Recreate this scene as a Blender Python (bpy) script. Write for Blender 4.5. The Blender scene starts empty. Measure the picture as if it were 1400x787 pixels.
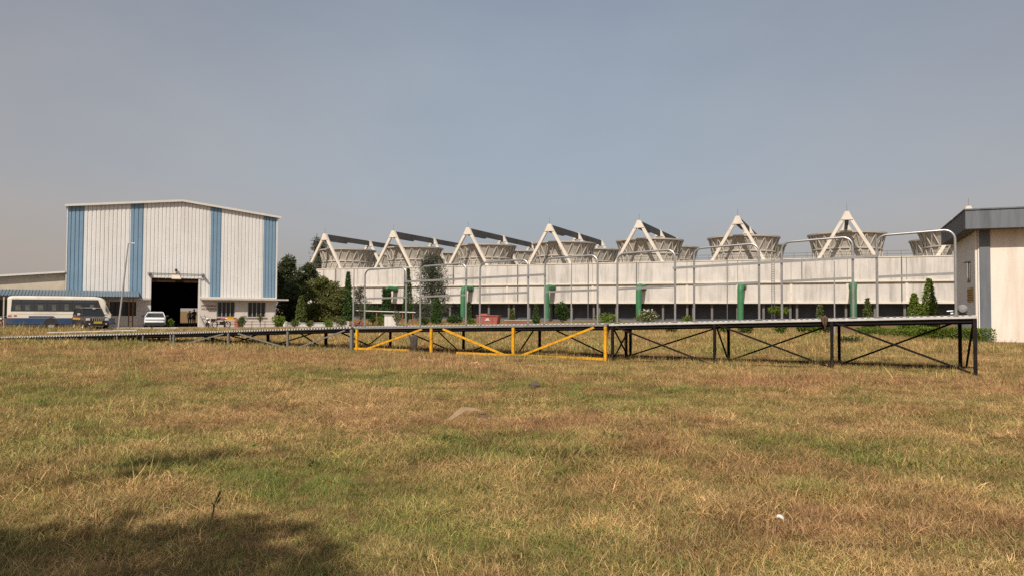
import bpy, bmesh, math, random
import numpy as np
from mathutils import Vector, Matrix
R = math.radians
rng = random.Random(7)
nrg = np.random.default_rng(11)
S = bpy.context.scene
C = S.collection

# ------------------------------------------------------------------ camera, sky, sun, exposure
CAM_H, FPX, PITCH, ROLL = 1.6, 1050.0, 1.83, 0.30
cam_d = bpy.data.cameras.new('camera'); cam = bpy.data.objects.new('camera', cam_d); C.objects.link(cam)
cam_d.sensor_width = 36.0; cam_d.lens = FPX / 1400 * 36.0
cam_d.clip_start = 0.1; cam_d.clip_end = 6000
CAM_R = Matrix.Rotation(R(90 + PITCH), 3, 'X') @ Matrix.Rotation(R(ROLL), 3, 'Z')
cam.location = (0, 0, CAM_H); cam.rotation_euler = CAM_R.to_euler()
S.camera = cam

SUN_EL = 46.0
SUN_H = Vector((0.301, 0.953))                 # the way the light travels over the ground
sun_d = bpy.data.lights.new('sun', 'SUN'); sun_d.energy = 4.5; sun_d.angle = R(0.55); sun_d.color = (1.0, 0.925, 0.825)
sun = bpy.data.objects.new('sun', sun_d); C.objects.link(sun)
ld = Vector((SUN_H.x * math.cos(R(SUN_EL)), SUN_H.y * math.cos(R(SUN_EL)), -math.sin(R(SUN_EL))))
sun.rotation_euler = ld.to_track_quat('-Z', 'Y').to_euler(); sun.location = (-20, -60, 60)

W = bpy.data.worlds.new('World'); S.world = W; W.use_nodes = True
wn, wl = W.node_tree.nodes, W.node_tree.links
wn.clear()
wo = wn.new('ShaderNodeOutputWorld'); bg = wn.new('ShaderNodeBackground'); bg.inputs[1].default_value = 0.082
sky = wn.new('ShaderNodeTexSky'); sky.sky_type = 'NISHITA'; sky.sun_disc = False
sky.sun_elevation = R(SUN_EL); sky.sun_rotation = math.atan2(-SUN_H.x, -SUN_H.y)
sky.air_density = 1.0; sky.dust_density = 4.0; sky.ozone_density = 1.5; sky.altitude = 200
# dusty air: the blue is washed out by haze, warmer towards the horizon and the sides
tc = wn.new('ShaderNodeTexCoord'); sx = wn.new('ShaderNodeSeparateXYZ'); wl.new(tc.outputs['Generated'], sx.inputs[0])
def wrange(sock, a, b, c, d):
    q = wn.new('ShaderNodeMapRange'); q.inputs['From Min'].default_value = a; q.inputs['From Max'].default_value = b; q.inputs['To Min'].default_value = c; q.inputs['To Max'].default_value = d
    wl.new(sock, q.inputs['Value']); return q.outputs[0]
def wmath(op, a, b, clamp=False):
    q = wn.new('ShaderNodeMath'); q.operation = op; q.use_clamp = clamp
    for i_, v_ in enumerate((a, b)):
        if hasattr(v_, 'links'): wl.new(v_, q.inputs[i_])
        else: q.inputs[i_].default_value = v_
    return q.outputs[0]
mpn = wn.new('ShaderNodeMapping'); mpn.inputs['Scale'].default_value = (1.0, 1.0, 2.2); wl.new(tc.outputs['Generated'], mpn.inputs['Vector'])
nz = wn.new('ShaderNodeTexNoise'); nz.inputs['Scale'].default_value = 2.1; nz.inputs['Detail'].default_value = 6; nz.inputs['Roughness'].default_value = 0.55
wl.new(mpn.outputs[0], nz.inputs['Vector'])
cloud = wrange(nz.outputs['Fac'], 0.35, 0.7, -0.07, 0.10)
fac = wmath('ADD', wrange(sx.outputs['Z'], 0.12, 0.40, 0.80, 0.53), cloud, True)
side = wmath('ADD', wrange(sx.outputs['X'], -0.60, -0.05, 0.66, 0.0), wrange(sx.outputs['X'], 0.15, 0.6, 0.0, 0.48))
warm = wmath('ADD', wrange(sx.outputs['Z'], 0.0, 0.16, 0.75, 0.0), side, True)
hz = wn.new('ShaderNodeMix'); hz.data_type = 'RGBA'; wl.new(warm, hz.inputs['Factor'])
hz.inputs['A'].default_value = (5.1, 5.72, 6.45, 1); hz.inputs['B'].default_value = (5.75, 5.02, 4.5, 1)
mixs = wn.new('ShaderNodeMix'); mixs.data_type = 'RGBA'
wl.new(fac, mixs.inputs['Factor']); wl.new(sky.outputs[0], mixs.inputs['A']); wl.new(hz.outputs['Result'], mixs.inputs['B'])
wl.new(mixs.outputs['Result'], bg.inputs[0]); wl.new(bg.outputs[0], wo.inputs[0])

S.view_settings.view_transform = 'Standard'; S.view_settings.look = 'None'
S.view_settings.exposure = 0.0; S.view_settings.gamma = 1.0
S.cycles.use_denoising = False
S.cycles.max_bounces = 6; S.cycles.diffuse_bounces = 3; S.cycles.glossy_bounces = 2; S.cycles.transparent_max_bounces = 6; S.cycles.transmission_bounces = 2
S.cycles.caustics_reflective = False; S.cycles.caustics_refractive = False

# ------------------------------------------------------------------ helpers
def ray(px, py):
    d = CAM_R @ Vector(((px - 700) / FPX, -(py - 393.5) / FPX, -1.0)); return d / d.y
def at(px, py, Y):                              # the place at distance Y that a pixel looks at
    d = ray(px, py); return Vector((d.x * Y, Y, CAM_H + d.z * Y))
def on_ground(px, Y, z=0.0):
    return Vector((at(px, 427, Y).x, Y, z))

def link(o, parent=None):
    C.objects.link(o)
    if parent is not None: o.parent = parent
    return o
def tag(o, label=None, cat=None, group=None, kind=None):
    if label: o['label'] = label
    if cat: o['category'] = cat; o['kind'] = 'thing'
    if group: o['group'] = group
    if kind: o['kind'] = kind
    return o
def empty(name, loc, rz=0.0):
    o = bpy.data.objects.new(name, None); C.objects.link(o); o.location = loc; o.rotation_euler = (0, 0, rz); o.empty_display_size = 0.3
    return o
def copy_tree(o, parent=None):
    c = o.copy(); C.objects.link(c)
    if parent is not None: c.parent = parent
    for ch in list(o.children): copy_tree(ch, c)
    return c

class MB:
    def __init__(self): self.v, self.f = [], []
    def add(self, vs, fs):
        n = len(self.v); self.v += [tuple(p) for p in vs]; self.f += [tuple(i + n for i in q) for q in fs]; return self
    def box(self, c, s, rot=None, taper=1.0):
        hx, hy, hz = s[0] / 2, s[1] / 2, s[2] / 2; vs = []
        for z in (-hz, hz):
            k = taper if z > 0 else 1.0
            for x, y in ((-hx, -hy), (hx, -hy), (hx, hy), (-hx, hy)):
                p = Vector((x * k, y * k, z))
                if rot is not None: p = rot @ p
                vs.append(p + Vector(c))
        return self.add(vs, [(3, 2, 1, 0), (4, 5, 6, 7), (0, 1, 5, 4), (1, 2, 6, 5), (2, 3, 7, 6), (3, 0, 4, 7)])
    def span(self, x0, x1, y0, y1, z0, z1):
        return self.box(((x0 + x1) / 2, (y0 + y1) / 2, (z0 + z1) / 2), (x1 - x0, y1 - y0, z1 - z0))
    def beam(self, p, q, w, h, up=(0, 0, 1)):
        p, q = Vector(p), Vector(q); d = (q - p); L = d.length; d.normalize()
        up = Vector(up); s = d.cross(up)
        if s.length < 1e-4: s = d.cross(Vector((0, 1, 0)))
        s.normalize(); t = s.cross(d)
        m = Matrix((s, d, t)).transposed()
        return self.box((p + q) / 2, (w, L, h), m)
    def tube(self, p, q, r, n=8, r2=None, caps=True):
        p, q = Vector(p), Vector(q); d = (q - p).normalized(); a = d.orthogonal().normalized(); b = d.cross(a); r2 = r if r2 is None else r2
        vs = []
        for c, rr in ((p, r), (q, r2)):
            for k in range(n):
                t = 2 * math.pi * k / n; vs.append(c + (a * math.cos(t) + b * math.sin(t)) * rr)
        fs = [(k, (k + 1) % n, n + (k + 1) % n, n + k) for k in range(n)]
        if caps: fs += [tuple(range(n - 1, -1, -1)), tuple(range(n, 2 * n))]
        return self.add(vs, fs)
    def path(self, pts, r, n=8):
        pts = [Vector(p) for p in pts]; m = len(pts); vs = []; prev = None
        for i in range(m):
            d = (pts[min(i + 1, m - 1)] - pts[max(i - 1, 0)]).normalized()
            if prev is None: a = d.orthogonal().normalized()
            else: a = (prev - d * prev.dot(d)).normalized()
            prev = a; b = d.cross(a); rr = r[i] if isinstance(r, (list, tuple)) else r
            for k in range(n):
                t = 2 * math.pi * k / n; vs.append(pts[i] + (a * math.cos(t) + b * math.sin(t)) * rr)
        fs = [(i * n + k, i * n + (k + 1) % n, (i + 1) * n + (k + 1) % n, (i + 1) * n + k) for i in range(m - 1) for k in range(n)]
        fs += [tuple(range(n - 1, -1, -1)), tuple(range((m - 1) * n, m * n))]
        return self.add(vs, fs)
    def prism(self, poly, axis, a, b):           # 2-D polygon pushed along an axis
        def mk(u, w, t): return {'x': (t, u, w), 'y': (u, t, w), 'z': (u, w, t)}[axis]
        n = len(poly); vs = [mk(u, w, a) for u, w in poly] + [mk(u, w, b) for u, w in poly]
        return self.add(vs, [tuple(range(n - 1, -1, -1)), tuple(range(n, 2 * n))] + [(k, (k + 1) % n, n + (k + 1) % n, n + k) for k in range(n)])
    def lathe(self, prof, n=24, c=(0, 0, 0), axis='z', a0=0, a1=2 * math.pi):
        vs = []; full = abs(a1 - a0 - 2 * math.pi) < 1e-6; m = n if full else n + 1
        for r, z in prof:
            for k in range(m):
                t = a0 + (a1 - a0) * k / n; x, y = r * math.cos(t), r * math.sin(t)
                p = (x, y, z) if axis == 'z' else ((z, x, y) if axis == 'x' else (x, z, y))
                vs.append((p[0] + c[0], p[1] + c[1], p[2] + c[2]))
        fs = [(i * m + k, i * m + (k + 1) % m, (i + 1) * m + (k + 1) % m, (i + 1) * m + k) for i in range(len(prof) - 1) for k in range(n)]
        return self.add(vs, fs)
    def loft(self, secs, cap=True):              # rings of equal length
        n = len(secs[0]); vs = [p for s in secs for p in s]
        fs = [(i * n + k, i * n + (k + 1) % n, (i + 1) * n + (k + 1) % n, (i + 1) * n + k) for i in range(len(secs) - 1) for k in range(n)]
        if cap: fs += [tuple(range(n - 1, -1, -1)), tuple(range((len(secs) - 1) * n, len(secs) * n))]
        return self.add(vs, fs)
    def mesh(self, name, m=None, smooth=False, fix=True):
        me = bpy.data.meshes.new(name); me.from_pydata(self.v, [], self.f)
        if fix:
            b = bmesh.new(); b.from_mesh(me); bmesh.ops.recalc_face_normals(b, faces=b.faces); b.to_mesh(me); b.free()
        if m is not None: me.materials.append(m)
        if smooth:
            me.polygons.foreach_set('use_smooth', [True] * len(me.polygons))
            try: me.set_sharp_from_angle(angle=R(38))
            except Exception: pass
        return me
    def build(self, name, m, parent=None, smooth=False, loc=None, rz=None, bevel=0.0, fix=True):
        o = bpy.data.objects.new(name, self.mesh(name, m, smooth, fix)); link(o, parent)
        if loc is not None: o.location = loc
        if rz is not None: o.rotation_euler = (0, 0, rz)
        if bevel:
            md = o.modifiers.new('bevel', 'BEVEL'); md.width = bevel; md.segments = 2; md.limit_method = 'ANGLE'
        return o
def inst(name, me, parent, loc=(0, 0, 0), rz=0.0, scale=None):
    o = bpy.data.objects.new(name, me); link(o, parent); o.location = loc; o.rotation_euler = (0, 0, rz)
    if scale: o.scale = scale
    return o

def text_mesh(txt, size, m, name='lettering', width=None, extrude=0.01):
    cu = bpy.data.curves.new(name, 'FONT'); cu.body = txt; cu.size = size; cu.extrude = extrude; cu.align_x = 'CENTER'; cu.align_y = 'CENTER'
    t = bpy.data.objects.new(name, cu); C.objects.link(t); bpy.context.view_layer.update()
    me = bpy.data.meshes.new_from_object(t.evaluated_get(bpy.context.evaluated_depsgraph_get()))
    bpy.data.objects.remove(t); bpy.data.curves.remove(cu)
    me.materials.clear(); me.materials.append(m)
    if width:
        xs = [v.co.x for v in me.vertices]; k = width / (max(xs) - min(xs))
        for v in me.vertices: v.co.x *= k
    for v in me.vertices: v.co = Vector((v.co.x, -v.co.z, v.co.y))       # stand it up, facing -y
    return me

# ------------------------------------------------------------------ materials
def mat(name, col, rough=0.7, metal=0.0, var=0.12, scale=1.5, streak=0.0, dirt=None, dirt_amt=0.0, bump=0.0, bscale=30.0, spec=0.3, coat=0.0, dscale=0.7):
    m = bpy.data.materials.new(name); m.use_nodes = True
    n, l = m.node_tree.nodes, m.node_tree.links; b = n['Principled BSDF']
    b.inputs['Roughness'].default_value = rough; b.inputs['Metallic'].default_value = metal
    b.inputs['Specular IOR Level'].default_value = spec
    if coat: b.inputs['Coat Weight'].default_value = coat
    g = n.new('ShaderNodeNewGeometry'); out = None
    rgb = n.new('ShaderNodeRGB'); rgb.outputs[0].default_value = (*col, 1); out = rgb.outputs[0]
    if var:
        nt = n.new('ShaderNodeTexNoise'); nt.inputs['Scale'].default_value = scale; nt.inputs['Detail'].default_value = 6; nt.inputs['Roughness'].default_value = 0.65
        l.new(g.outputs['Position'], nt.inputs['Vector'])
        mr = n.new('ShaderNodeMapRange'); mr.inputs['From Min'].default_value = 0.25; mr.inputs['From Max'].default_value = 0.75
        mr.inputs['To Min'].default_value = 1 - var; mr.inputs['To Max'].default_value = 1 + var
        l.new(nt.outputs['Fac'], mr.inputs['Value'])
        vm = n.new('ShaderNodeVectorMath'); vm.operation = 'SCALE'; l.new(out, vm.inputs[0]); l.new(mr.outputs[0], vm.inputs['Scale']); out = vm.outputs[0]
    if dirt_amt:
        mp = n.new('ShaderNodeMapping'); mp.inputs['Scale'].default_value = (1, 1, 0.10 if streak else 1)
        l.new(g.outputs['Position'], mp.inputs['Vector'])
        nd = n.new('ShaderNodeTexNoise'); nd.inputs['Scale'].default_value = dscale; nd.inputs['Detail'].default_value = 8; nd.inputs['Roughness'].default_value = 0.7
        l.new(mp.outputs[0], nd.inputs['Vector'])
        mr2 = n.new('ShaderNodeMapRange'); mr2.inputs['From Min'].default_value = 0.48; mr2.inputs['From Max'].default_value = 0.72
        mr2.inputs['To Min'].default_value = 0; mr2.inputs['To Max'].default_value = dirt_amt
        l.new(nd.outputs['Fac'], mr2.inputs['Value'])
        mx = n.new('ShaderNodeMix'); mx.data_type = 'RGBA'; l.new(mr2.outputs[0], mx.inputs['Factor']); l.new(out, mx.inputs['A']); mx.inputs['B'].default_value = (*dirt, 1); out = mx.outputs['Result']
    l.new(out, b.inputs['Base Color'])
    if bump:
        nb = n.new('ShaderNodeTexNoise'); nb.inputs['Scale'].default_value = bscale; nb.inputs['Detail'].default_value = 4
        l.new(g.outputs['Position'], nb.inputs['Vector'])
        bp = n.new('ShaderNodeBump'); bp.inputs['Strength'].default_value = bump; bp.inputs['Distance'].default_value = 0.02
        l.new(nb.outputs['Fac'], bp.inputs['Height']); l.new(bp.outputs[0], b.inputs['Normal'])
    return m

M = {}
M['tower_wall'] = mat('tower_wall', (0.585, 0.545, 0.495), 0.9, var=0.14, scale=0.35, streak=1, dirt=(0.26, 0.235, 0.21), dirt_amt=0.75, bump=0.2, bscale=6, dscale=0.9)
M['tower_frame'] = mat('tower_frame', (0.70, 0.63, 0.53), 0.9, var=0.08, scale=0.8, dirt=(0.35, 0.29, 0.23), dirt_amt=0.35)
M['stack'] = mat('stack', (0.40, 0.36, 0.31), 0.95, var=0.15, scale=0.6, streak=1, dirt=(0.15, 0.13, 0.11), dirt_amt=0.6, dscale=1.1)
M['stack_rib'] = mat('stack_rib', (0.47, 0.425, 0.365), 0.9, var=0.15, scale=0.8, dirt=(0.2, 0.18, 0.15), dirt_amt=0.4)
M['beam'] = mat('beam', (0.115, 0.11, 0.105), 0.9, var=0.3, scale=0.4)  # same concrete as the frames, with its shade put into a darker colour
M['louvre'] = mat('louvre', (0.085, 0.085, 0.09), 0.9, var=0.25, scale=0.8)
M['column'] = mat('column', (0.16, 0.15, 0.135), 0.9, var=0.15, dirt=(0.1, 0.09, 0.08), dirt_amt=0.5)
M['green_pipe'] = mat('green_pipe', (0.045, 0.175, 0.075), 0.5, var=0.15, scale=0.8, dirt=(0.12, 0.16, 0.08), dirt_amt=0.4)
M['white_clad'] = mat('white_clad', (0.70, 0.68, 0.65), 0.55, var=0.06, scale=0.7, streak=1, dirt=(0.50, 0.45, 0.39), dirt_amt=0.3, dscale=0.9)
M['blue_clad'] = mat('blue_clad', (0.185, 0.285, 0.38), 0.5, var=0.10, scale=0.7, streak=1, dirt=(0.22, 0.27, 0.32), dirt_amt=0.4, dscale=1.6)
M['blue_roof'] = mat('blue_roof', (0.12, 0.165, 0.20), 0.5, var=0.15, scale=1.2, dirt=(0.2, 0.2, 0.19), dirt_amt=0.4)
M['trim'] = mat('trim', (0.62, 0.59, 0.55), 0.6, var=0.06)
M['cream'] = mat('cream', (0.56, 0.48, 0.37), 0.9, var=0.10, scale=0.9, dirt=(0.34, 0.27, 0.19), dirt_amt=0.5, bump=0.15)
M['pink_wall'] = mat('pink_wall', (0.60, 0.52, 0.46), 0.9, var=0.08, scale=0.9, dirt=(0.38, 0.30, 0.24), dirt_amt=0.4, bump=0.15)
M['ledge'] = mat('ledge', (0.50, 0.44, 0.37), 0.9, var=0.12, dirt=(0.2, 0.17, 0.14), dirt_amt=0.5)
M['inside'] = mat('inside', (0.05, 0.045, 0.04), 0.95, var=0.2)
M['dark_frame'] = mat('dark_frame', (0.035, 0.03, 0.028), 0.6, var=0.2)
M['glass'] = mat('glass', (0.018, 0.021, 0.022), 0.12, var=0.0, spec=0.5)
M['bus_glass'] = mat('bus_glass', (0.035, 0.037, 0.042), 0.10, var=0.0, spec=0.6)
M['curtain'] = mat('curtain', (0.10, 0.10, 0.085), 0.4, var=0.5, scale=3)
M['win_frame'] = mat('win_frame', (0.30, 0.29, 0.28), 0.6, var=0.1)
M['galv'] = mat('galv', (0.48, 0.475, 0.465), 0.38, metal=0.75, var=0.12, scale=6, dirt=(0.30, 0.28, 0.25), dirt_amt=0.4, dscale=5)
M['deck_galv'] = mat('deck_galv', (0.60, 0.58, 0.55), 0.6, metal=0.25, var=0.18, scale=5, dirt=(0.25, 0.22, 0.19), dirt_amt=0.45, dscale=4)
M['rail_grey'] = mat('rail_grey', (0.25, 0.245, 0.235), 0.6, metal=0.2, var=0.2, scale=4)
M['rail_dark'] = mat('rail_dark', (0.05, 0.048, 0.046), 0.6, metal=0.0, var=0.2, scale=4)
M['grey_paint'] = mat('grey_paint', (0.185, 0.18, 0.165), 0.6, var=0.15, scale=3, dirt=(0.14, 0.10, 0.07), dirt_amt=0.5, dscale=3)
M['black_paint'] = mat('black_paint', (0.012, 0.010, 0.0095), 0.6, var=0.3, scale=4, dirt=(0.045, 0.022, 0.013), dirt_amt=0.5, dscale=4, spec=0.12)
M['yellow_paint'] = mat('yellow_paint', (0.74, 0.36, 0.015), 0.5, var=0.12, scale=3, dirt=(0.13, 0.065, 0.025), dirt_amt=0.85, dscale=7, bump=0.2)
M['rust_paint'] = mat('rust_paint', (0.045, 0.02, 0.010), 0.75, var=0.4, scale=4, spec=0.1)
M['grey_building'] = mat('grey_building', (0.155, 0.165, 0.18), 0.85, var=0.08, scale=0.8, streak=1, dirt=(0.075, 0.08, 0.085), dirt_amt=0.7, bump=0.15, dscale=1.5)
M['right_wall'] = mat('right_wall', (0.80, 0.70, 0.60), 0.9, var=0.05, scale=0.7, streak=1, dirt=(0.50, 0.40, 0.30), dirt_amt=0.5, bump=0.3, bscale=12, dscale=1.3)
M['right_side'] = mat('right_side', (0.76, 0.74, 0.71), 0.9, var=0.06, scale=0.7, dirt=(0.30, 0.26, 0.22), dirt_amt=0.3)
M['notice'] = mat('notice', (0.50, 0.32, 0.10), 0.7, var=0.25, scale=9)
M['bus_white'] = mat('bus_white', (0.66, 0.60, 0.50), 0.35, var=0.05, scale=1.2, dirt=(0.40, 0.32, 0.23), dirt_amt=0.55, spec=0.5)
M['bus_blue'] = mat('bus_blue', (0.022, 0.052, 0.115), 0.35, var=0.12, dirt=(0.15, 0.14, 0.13), dirt_amt=0.45, spec=0.5)
M['rubber'] = mat('rubber', (0.02, 0.019, 0.018), 0.9, var=0.2)
M['rim'] = mat('rim', (0.42, 0.39, 0.35), 0.5, metal=0.3, var=0.15)
M['dark_car'] = mat('dark_car', (0.045, 0.032, 0.028), 0.28, var=0.15, dirt=(0.12, 0.09, 0.065), dirt_amt=0.5, spec=0.5)
M['car_trim'] = mat('car_trim', (0.028, 0.027, 0.026), 0.6, var=0.2)
M['chrome'] = mat('chrome', (0.62, 0.60, 0.58), 0.25, metal=0.85, var=0.05)
M['lamp'] = mat('lamp', (0.62, 0.60, 0.60), 0.15, var=0.05, spec=0.7)
M['plate_yellow'] = mat('plate_yellow', (0.50, 0.36, 0.03), 0.5, var=0.05)
M['orange_text'] = mat('orange_text', (0.70, 0.32, 0.04), 0.6, var=0.05)
M['car_white'] = mat('car_white', (0.78, 0.77, 0.76), 0.25, var=0.03, spec=0.5, coat=0.4)
M['skin'] = mat('skin', (0.20, 0.11, 0.07), 0.6, var=0.05)
M['hair'] = mat('hair', (0.012, 0.010, 0.009), 0.6, var=0)
M['shirt'] = mat('shirt', (0.10, 0.11, 0.13), 0.9, var=0.1)
M['shirt_dark'] = mat('shirt_dark', (0.035, 0.04, 0.06), 0.9, var=0.1)
M['trousers'] = mat('trousers', (0.03, 0.03, 0.035), 0.9, var=0.1)
M['gold'] = mat('gold', (0.30, 0.19, 0.04), 0.6, var=0.1)
M['text_brown'] = mat('text_brown', (0.13, 0.075, 0.02), 0.7, var=0.15)
M['red_paint'] = mat('red_paint', (0.40, 0.11, 0.085), 0.6, var=0.12, dirt=(0.35, 0.14, 0.09), dirt_amt=0.5, dscale=1.8)
M['brick_red'] = mat('brick_red', (0.24, 0.105, 0.07), 0.9, var=0.25, scale=3)
M['white_paint'] = mat('white_paint', (0.70, 0.66, 0.60), 0.8, var=0.08, dirt=(0.36, 0.30, 0.23), dirt_amt=0.4, dscale=1.5)
M['cloth'] = mat('cloth', (0.075, 0.062, 0.052), 0.95, var=0.25, scale=6)
M['rag'] = mat('rag', (0.13, 0.075, 0.05), 0.95, var=0.3, scale=8)
M['card'] = mat('card', (0.29, 0.195, 0.115), 0.9, var=0.15, scale=9, dirt=(0.30, 0.20, 0.12), dirt_amt=0.5, dscale=9)
M['paper'] = mat('paper', (0.66, 0.66, 0.64), 0.7, var=0.03)
M['road'] = mat('road', (0.30, 0.265, 0.21), 0.95, var=0.15, scale=0.9, dirt=(0.22, 0.17, 0.10), dirt_amt=0.6, dscale=0.5)
M['bark'] = mat('bark', (0.11, 0.082, 0.058), 0.95, var=0.3, scale=6, bump=0.5, bscale=15)

def foliage(name, c1, c2, c3, trans=0.25, scale=0.9):
    m = bpy.data.materials.new(name); m.use_nodes = True
    n, l = m.node_tree.nodes, m.node_tree.links; b = n['Principled BSDF']; b.inputs['Roughness'].default_value = 0.55; b.inputs['Specular IOR Level'].default_value = 0.2
    a = n.new('ShaderNodeAttribute'); a.attribute_name = 'rnd'
    r = n.new('ShaderNodeValToRGB'); e = r.color_ramp.elements
    e[0].position = 0.0; e[0].color = (*c1, 1); e[1].position = 1.0; e[1].color = (*c3, 1); k = e.new(0.5); k.color = (*c2, 1)
    l.new(a.outputs['Fac'], r.inputs[0]); l.new(r.outputs[0], b.inputs['Base Color'])
    t = n.new('ShaderNodeBsdfTranslucent'); l.new(r.outputs[0], t.inputs['Color'])
    mx = n.new('ShaderNodeMixShader'); mx.inputs[0].default_value = trans
    l.new(b.outputs[0], mx.inputs[1]); l.new(t.outputs[0], mx.inputs[2]); l.new(mx.outputs[0], n['Material Output'].inputs['Surface'])
    return m
M['leaf_dark'] = foliage('leaf_dark', (0.04, 0.052, 0.022), (0.07, 0.088, 0.034), (0.11, 0.13, 0.05), 0.32)
M['leaf_olive'] = foliage('leaf_olive', (0.075, 0.088, 0.024), (0.135, 0.145, 0.04), (0.20, 0.20, 0.065), 0.3)
M['leaf_cypress'] = foliage('leaf_cypress', (0.022, 0.048, 0.012), (0.045, 0.085, 0.018), (0.085, 0.125, 0.028))
M['leaf_bright'] = foliage('leaf_bright', (0.07, 0.12, 0.015), (0.13, 0.18, 0.022), (0.20, 0.24, 0.04))
M['leaf_grey'] = foliage('leaf_grey', (0.055, 0.066, 0.04), (0.085, 0.098, 0.058), (0.12, 0.13, 0.08))
M['leaf_hedge'] = foliage('leaf_hedge', (0.05, 0.07, 0.016), (0.09, 0.115, 0.026), (0.14, 0.155, 0.04))
M['flower'] = foliage('flower', (0.55, 0.50, 0.42), (0.65, 0.6, 0.5), (0.7, 0.66, 0.55))
#PART2
# ------------------------------------------------------------------ places the parts of the site share
WH_A, WH_B = Vector((-40.7, 70.0, 0)), Vector((-24.2, 78.9, 0))          # front corners of the shed
WH_U = (WH_B - WH_A).normalized(); WH_N = Vector((-WH_U.y, WH_U.x, 0)); WH_RZ = math.atan2(WH_U.y, WH_U.x); WH_L = (WH_B - WH_A).length
TW_O = Vector((-42.5, 173.0, 0)); TW_U = Vector((116.2, -49.5, 0)).normalized(); TW_V = Vector((-TW_U.y, TW_U.x, 0)); TW_RZ = math.atan2(TW_U.y, TW_U.x); CELL = 18.04
def wh_local(p): d = Vector((p[0], p[1], 0)) - WH_A; return d.dot(WH_U), d.dot(WH_N)
def wh_s(px, inset=0.0):                         # where along the shed front a pixel column lands
    r = (at(px, 427, 1.0).x); o = WH_A + WH_N * inset
    return (r * o.y - o.x) / (WH_U.x - r * WH_U.y)
def wh_z(px, py): s = wh_s(px); p = WH_A + WH_U * s; return at(px, py, p.y).z

# ------------------------------------------------------------------ ground and grass
_ph = [(nrg.uniform(0, 6.28), nrg.uniform(0, 6.28), nrg.uniform(0, 6.28)) for _ in range(40)]
def wav(x, y, f, k):                             # smooth value between about -1 and 1
    x = np.asarray(x, float); y = np.asarray(y, float); s = 0
    for j in range(5):
        a = _ph[(k * 5 + j) % 40]; th = a[0] * 3.1; ff = f * (0.7 + 0.17 * j)
        s = s + np.sin((x * math.cos(th) + y * math.sin(th)) * ff + a[1] + 1.3 * np.sin((x * math.sin(th) - y * math.cos(th)) * ff * 0.63 + a[2]))
    return s / 3.2
def gz(x, y):
    x = np.asarray(x, float); y = np.asarray(y, float)
    fade = np.clip((62 - np.hypot(x, y)) / 30, 0, 1)
    return fade * (0.035 * wav(x, y, 0.9, 0) + 0.02 * wav(x, y, 2.6, 1) + 0.012 * wav(x, y, 6.0, 2))

def ground_axis(lo, hi):
    a = list(np.arange(lo, hi, 0.4)); s = 0.6; p = hi
    while p < 4500: a.append(p); s *= 1.22; p += s
    a.append(4500.0); return a
ys = sorted(set([-v for v in ground_axis(6, 6.2)[1:]] + list(np.arange(-6, 1, 1.0)) + ground_axis(1, 50)))
xr = ground_axis(0, 30); xs = sorted([-v for v in xr[1:]] + xr)
gx, gy = np.meshgrid(np.array(xs), np.array(ys)); gzv = gz(gx, gy)
nxg, nyg = len(xs), len(ys)
gv = np.stack([gx.ravel(), gy.ravel(), gzv.ravel()], 1)
ii = np.arange((nyg - 1) * (nxg - 1)); rr_, cc_ = ii // (nxg - 1), ii % (nxg - 1); b0 = rr_ * nxg + cc_
gf = np.stack([b0, b0 + 1, b0 + 1 + nxg, b0 + nxg], 1)
gm = bpy.data.meshes.new('ground'); gm.from_pydata(gv.tolist(), [], gf.tolist()); gm.polygons.foreach_set('use_smooth', [True] * len(gm.polygons))

def grass_colour(n, l, tint_socket, dry, mid, green, brown, warm):
    """dry straw to green by tint, with reddish thatch where the warm noise is high"""
    r = n.new('ShaderNodeValToRGB'); e = r.color_ramp.elements
    e[0].position = 0.12; e[0].color = (*dry, 1); e[1].position = 0.85; e[1].color = (*green, 1); k = e.new(0.5); k.color = (*mid, 1)
    l.new(tint_socket, r.inputs[0])
    mx = n.new('ShaderNodeMix'); mx.data_type = 'RGBA'; l.new(warm, mx.inputs['Factor']); l.new(r.outputs[0], mx.inputs['A']); mx.inputs['B'].default_value = (*brown, 1)
    return mx.outputs['Result']

m = bpy.data.materials.new('ground_soil'); m.use_nodes = True; n, l = m.node_tree.nodes, m.node_tree.links; b = n['Principled BSDF']
b.inputs['Roughness'].default_value = 1.0; b.inputs['Specular IOR Level'].default_value = 0.05
g = n.new('ShaderNodeNewGeometry')
n1 = n.new('ShaderNodeTexNoise'); n1.inputs['Scale'].default_value = 0.35; n1.inputs['Detail'].default_value = 8; n1.inputs['Roughness'].default_value = 0.7; l.new(g.outputs['Position'], n1.inputs['Vector'])
n2 = n.new('ShaderNodeTexNoise'); n2.inputs['Scale'].default_value = 45; n2.inputs['Detail'].default_value = 6; n2.inputs['Roughness'].default_value = 0.8; l.new(g.outputs['Position'], n2.inputs['Vector'])
r1 = n.new('ShaderNodeValToRGB'); e = r1.color_ramp.elements; e[0].position = 0.3; e[0].color = (0.15, 0.095, 0.042, 1); e[1].position = 0.7; e[1].color = (0.27, 0.165, 0.075, 1); l.new(n1.outputs['Fac'], r1.inputs[0])
mr = n.new('ShaderNodeMapRange'); mr.inputs['From Min'].default_value = 0.3; mr.inputs['From Max'].default_value = 0.7; mr.inputs['To Min'].default_value = 0.45; mr.inputs['To Max'].default_value = 1.35; l.new(n2.outputs['Fac'], mr.inputs['Value'])
vm = n.new('ShaderNodeVectorMath'); vm.operation = 'SCALE'; l.new(r1.outputs[0], vm.inputs[0]); l.new(mr.outputs[0], vm.inputs['Scale']); l.new(vm.outputs[0], b.inputs['Base Color'])
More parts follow.
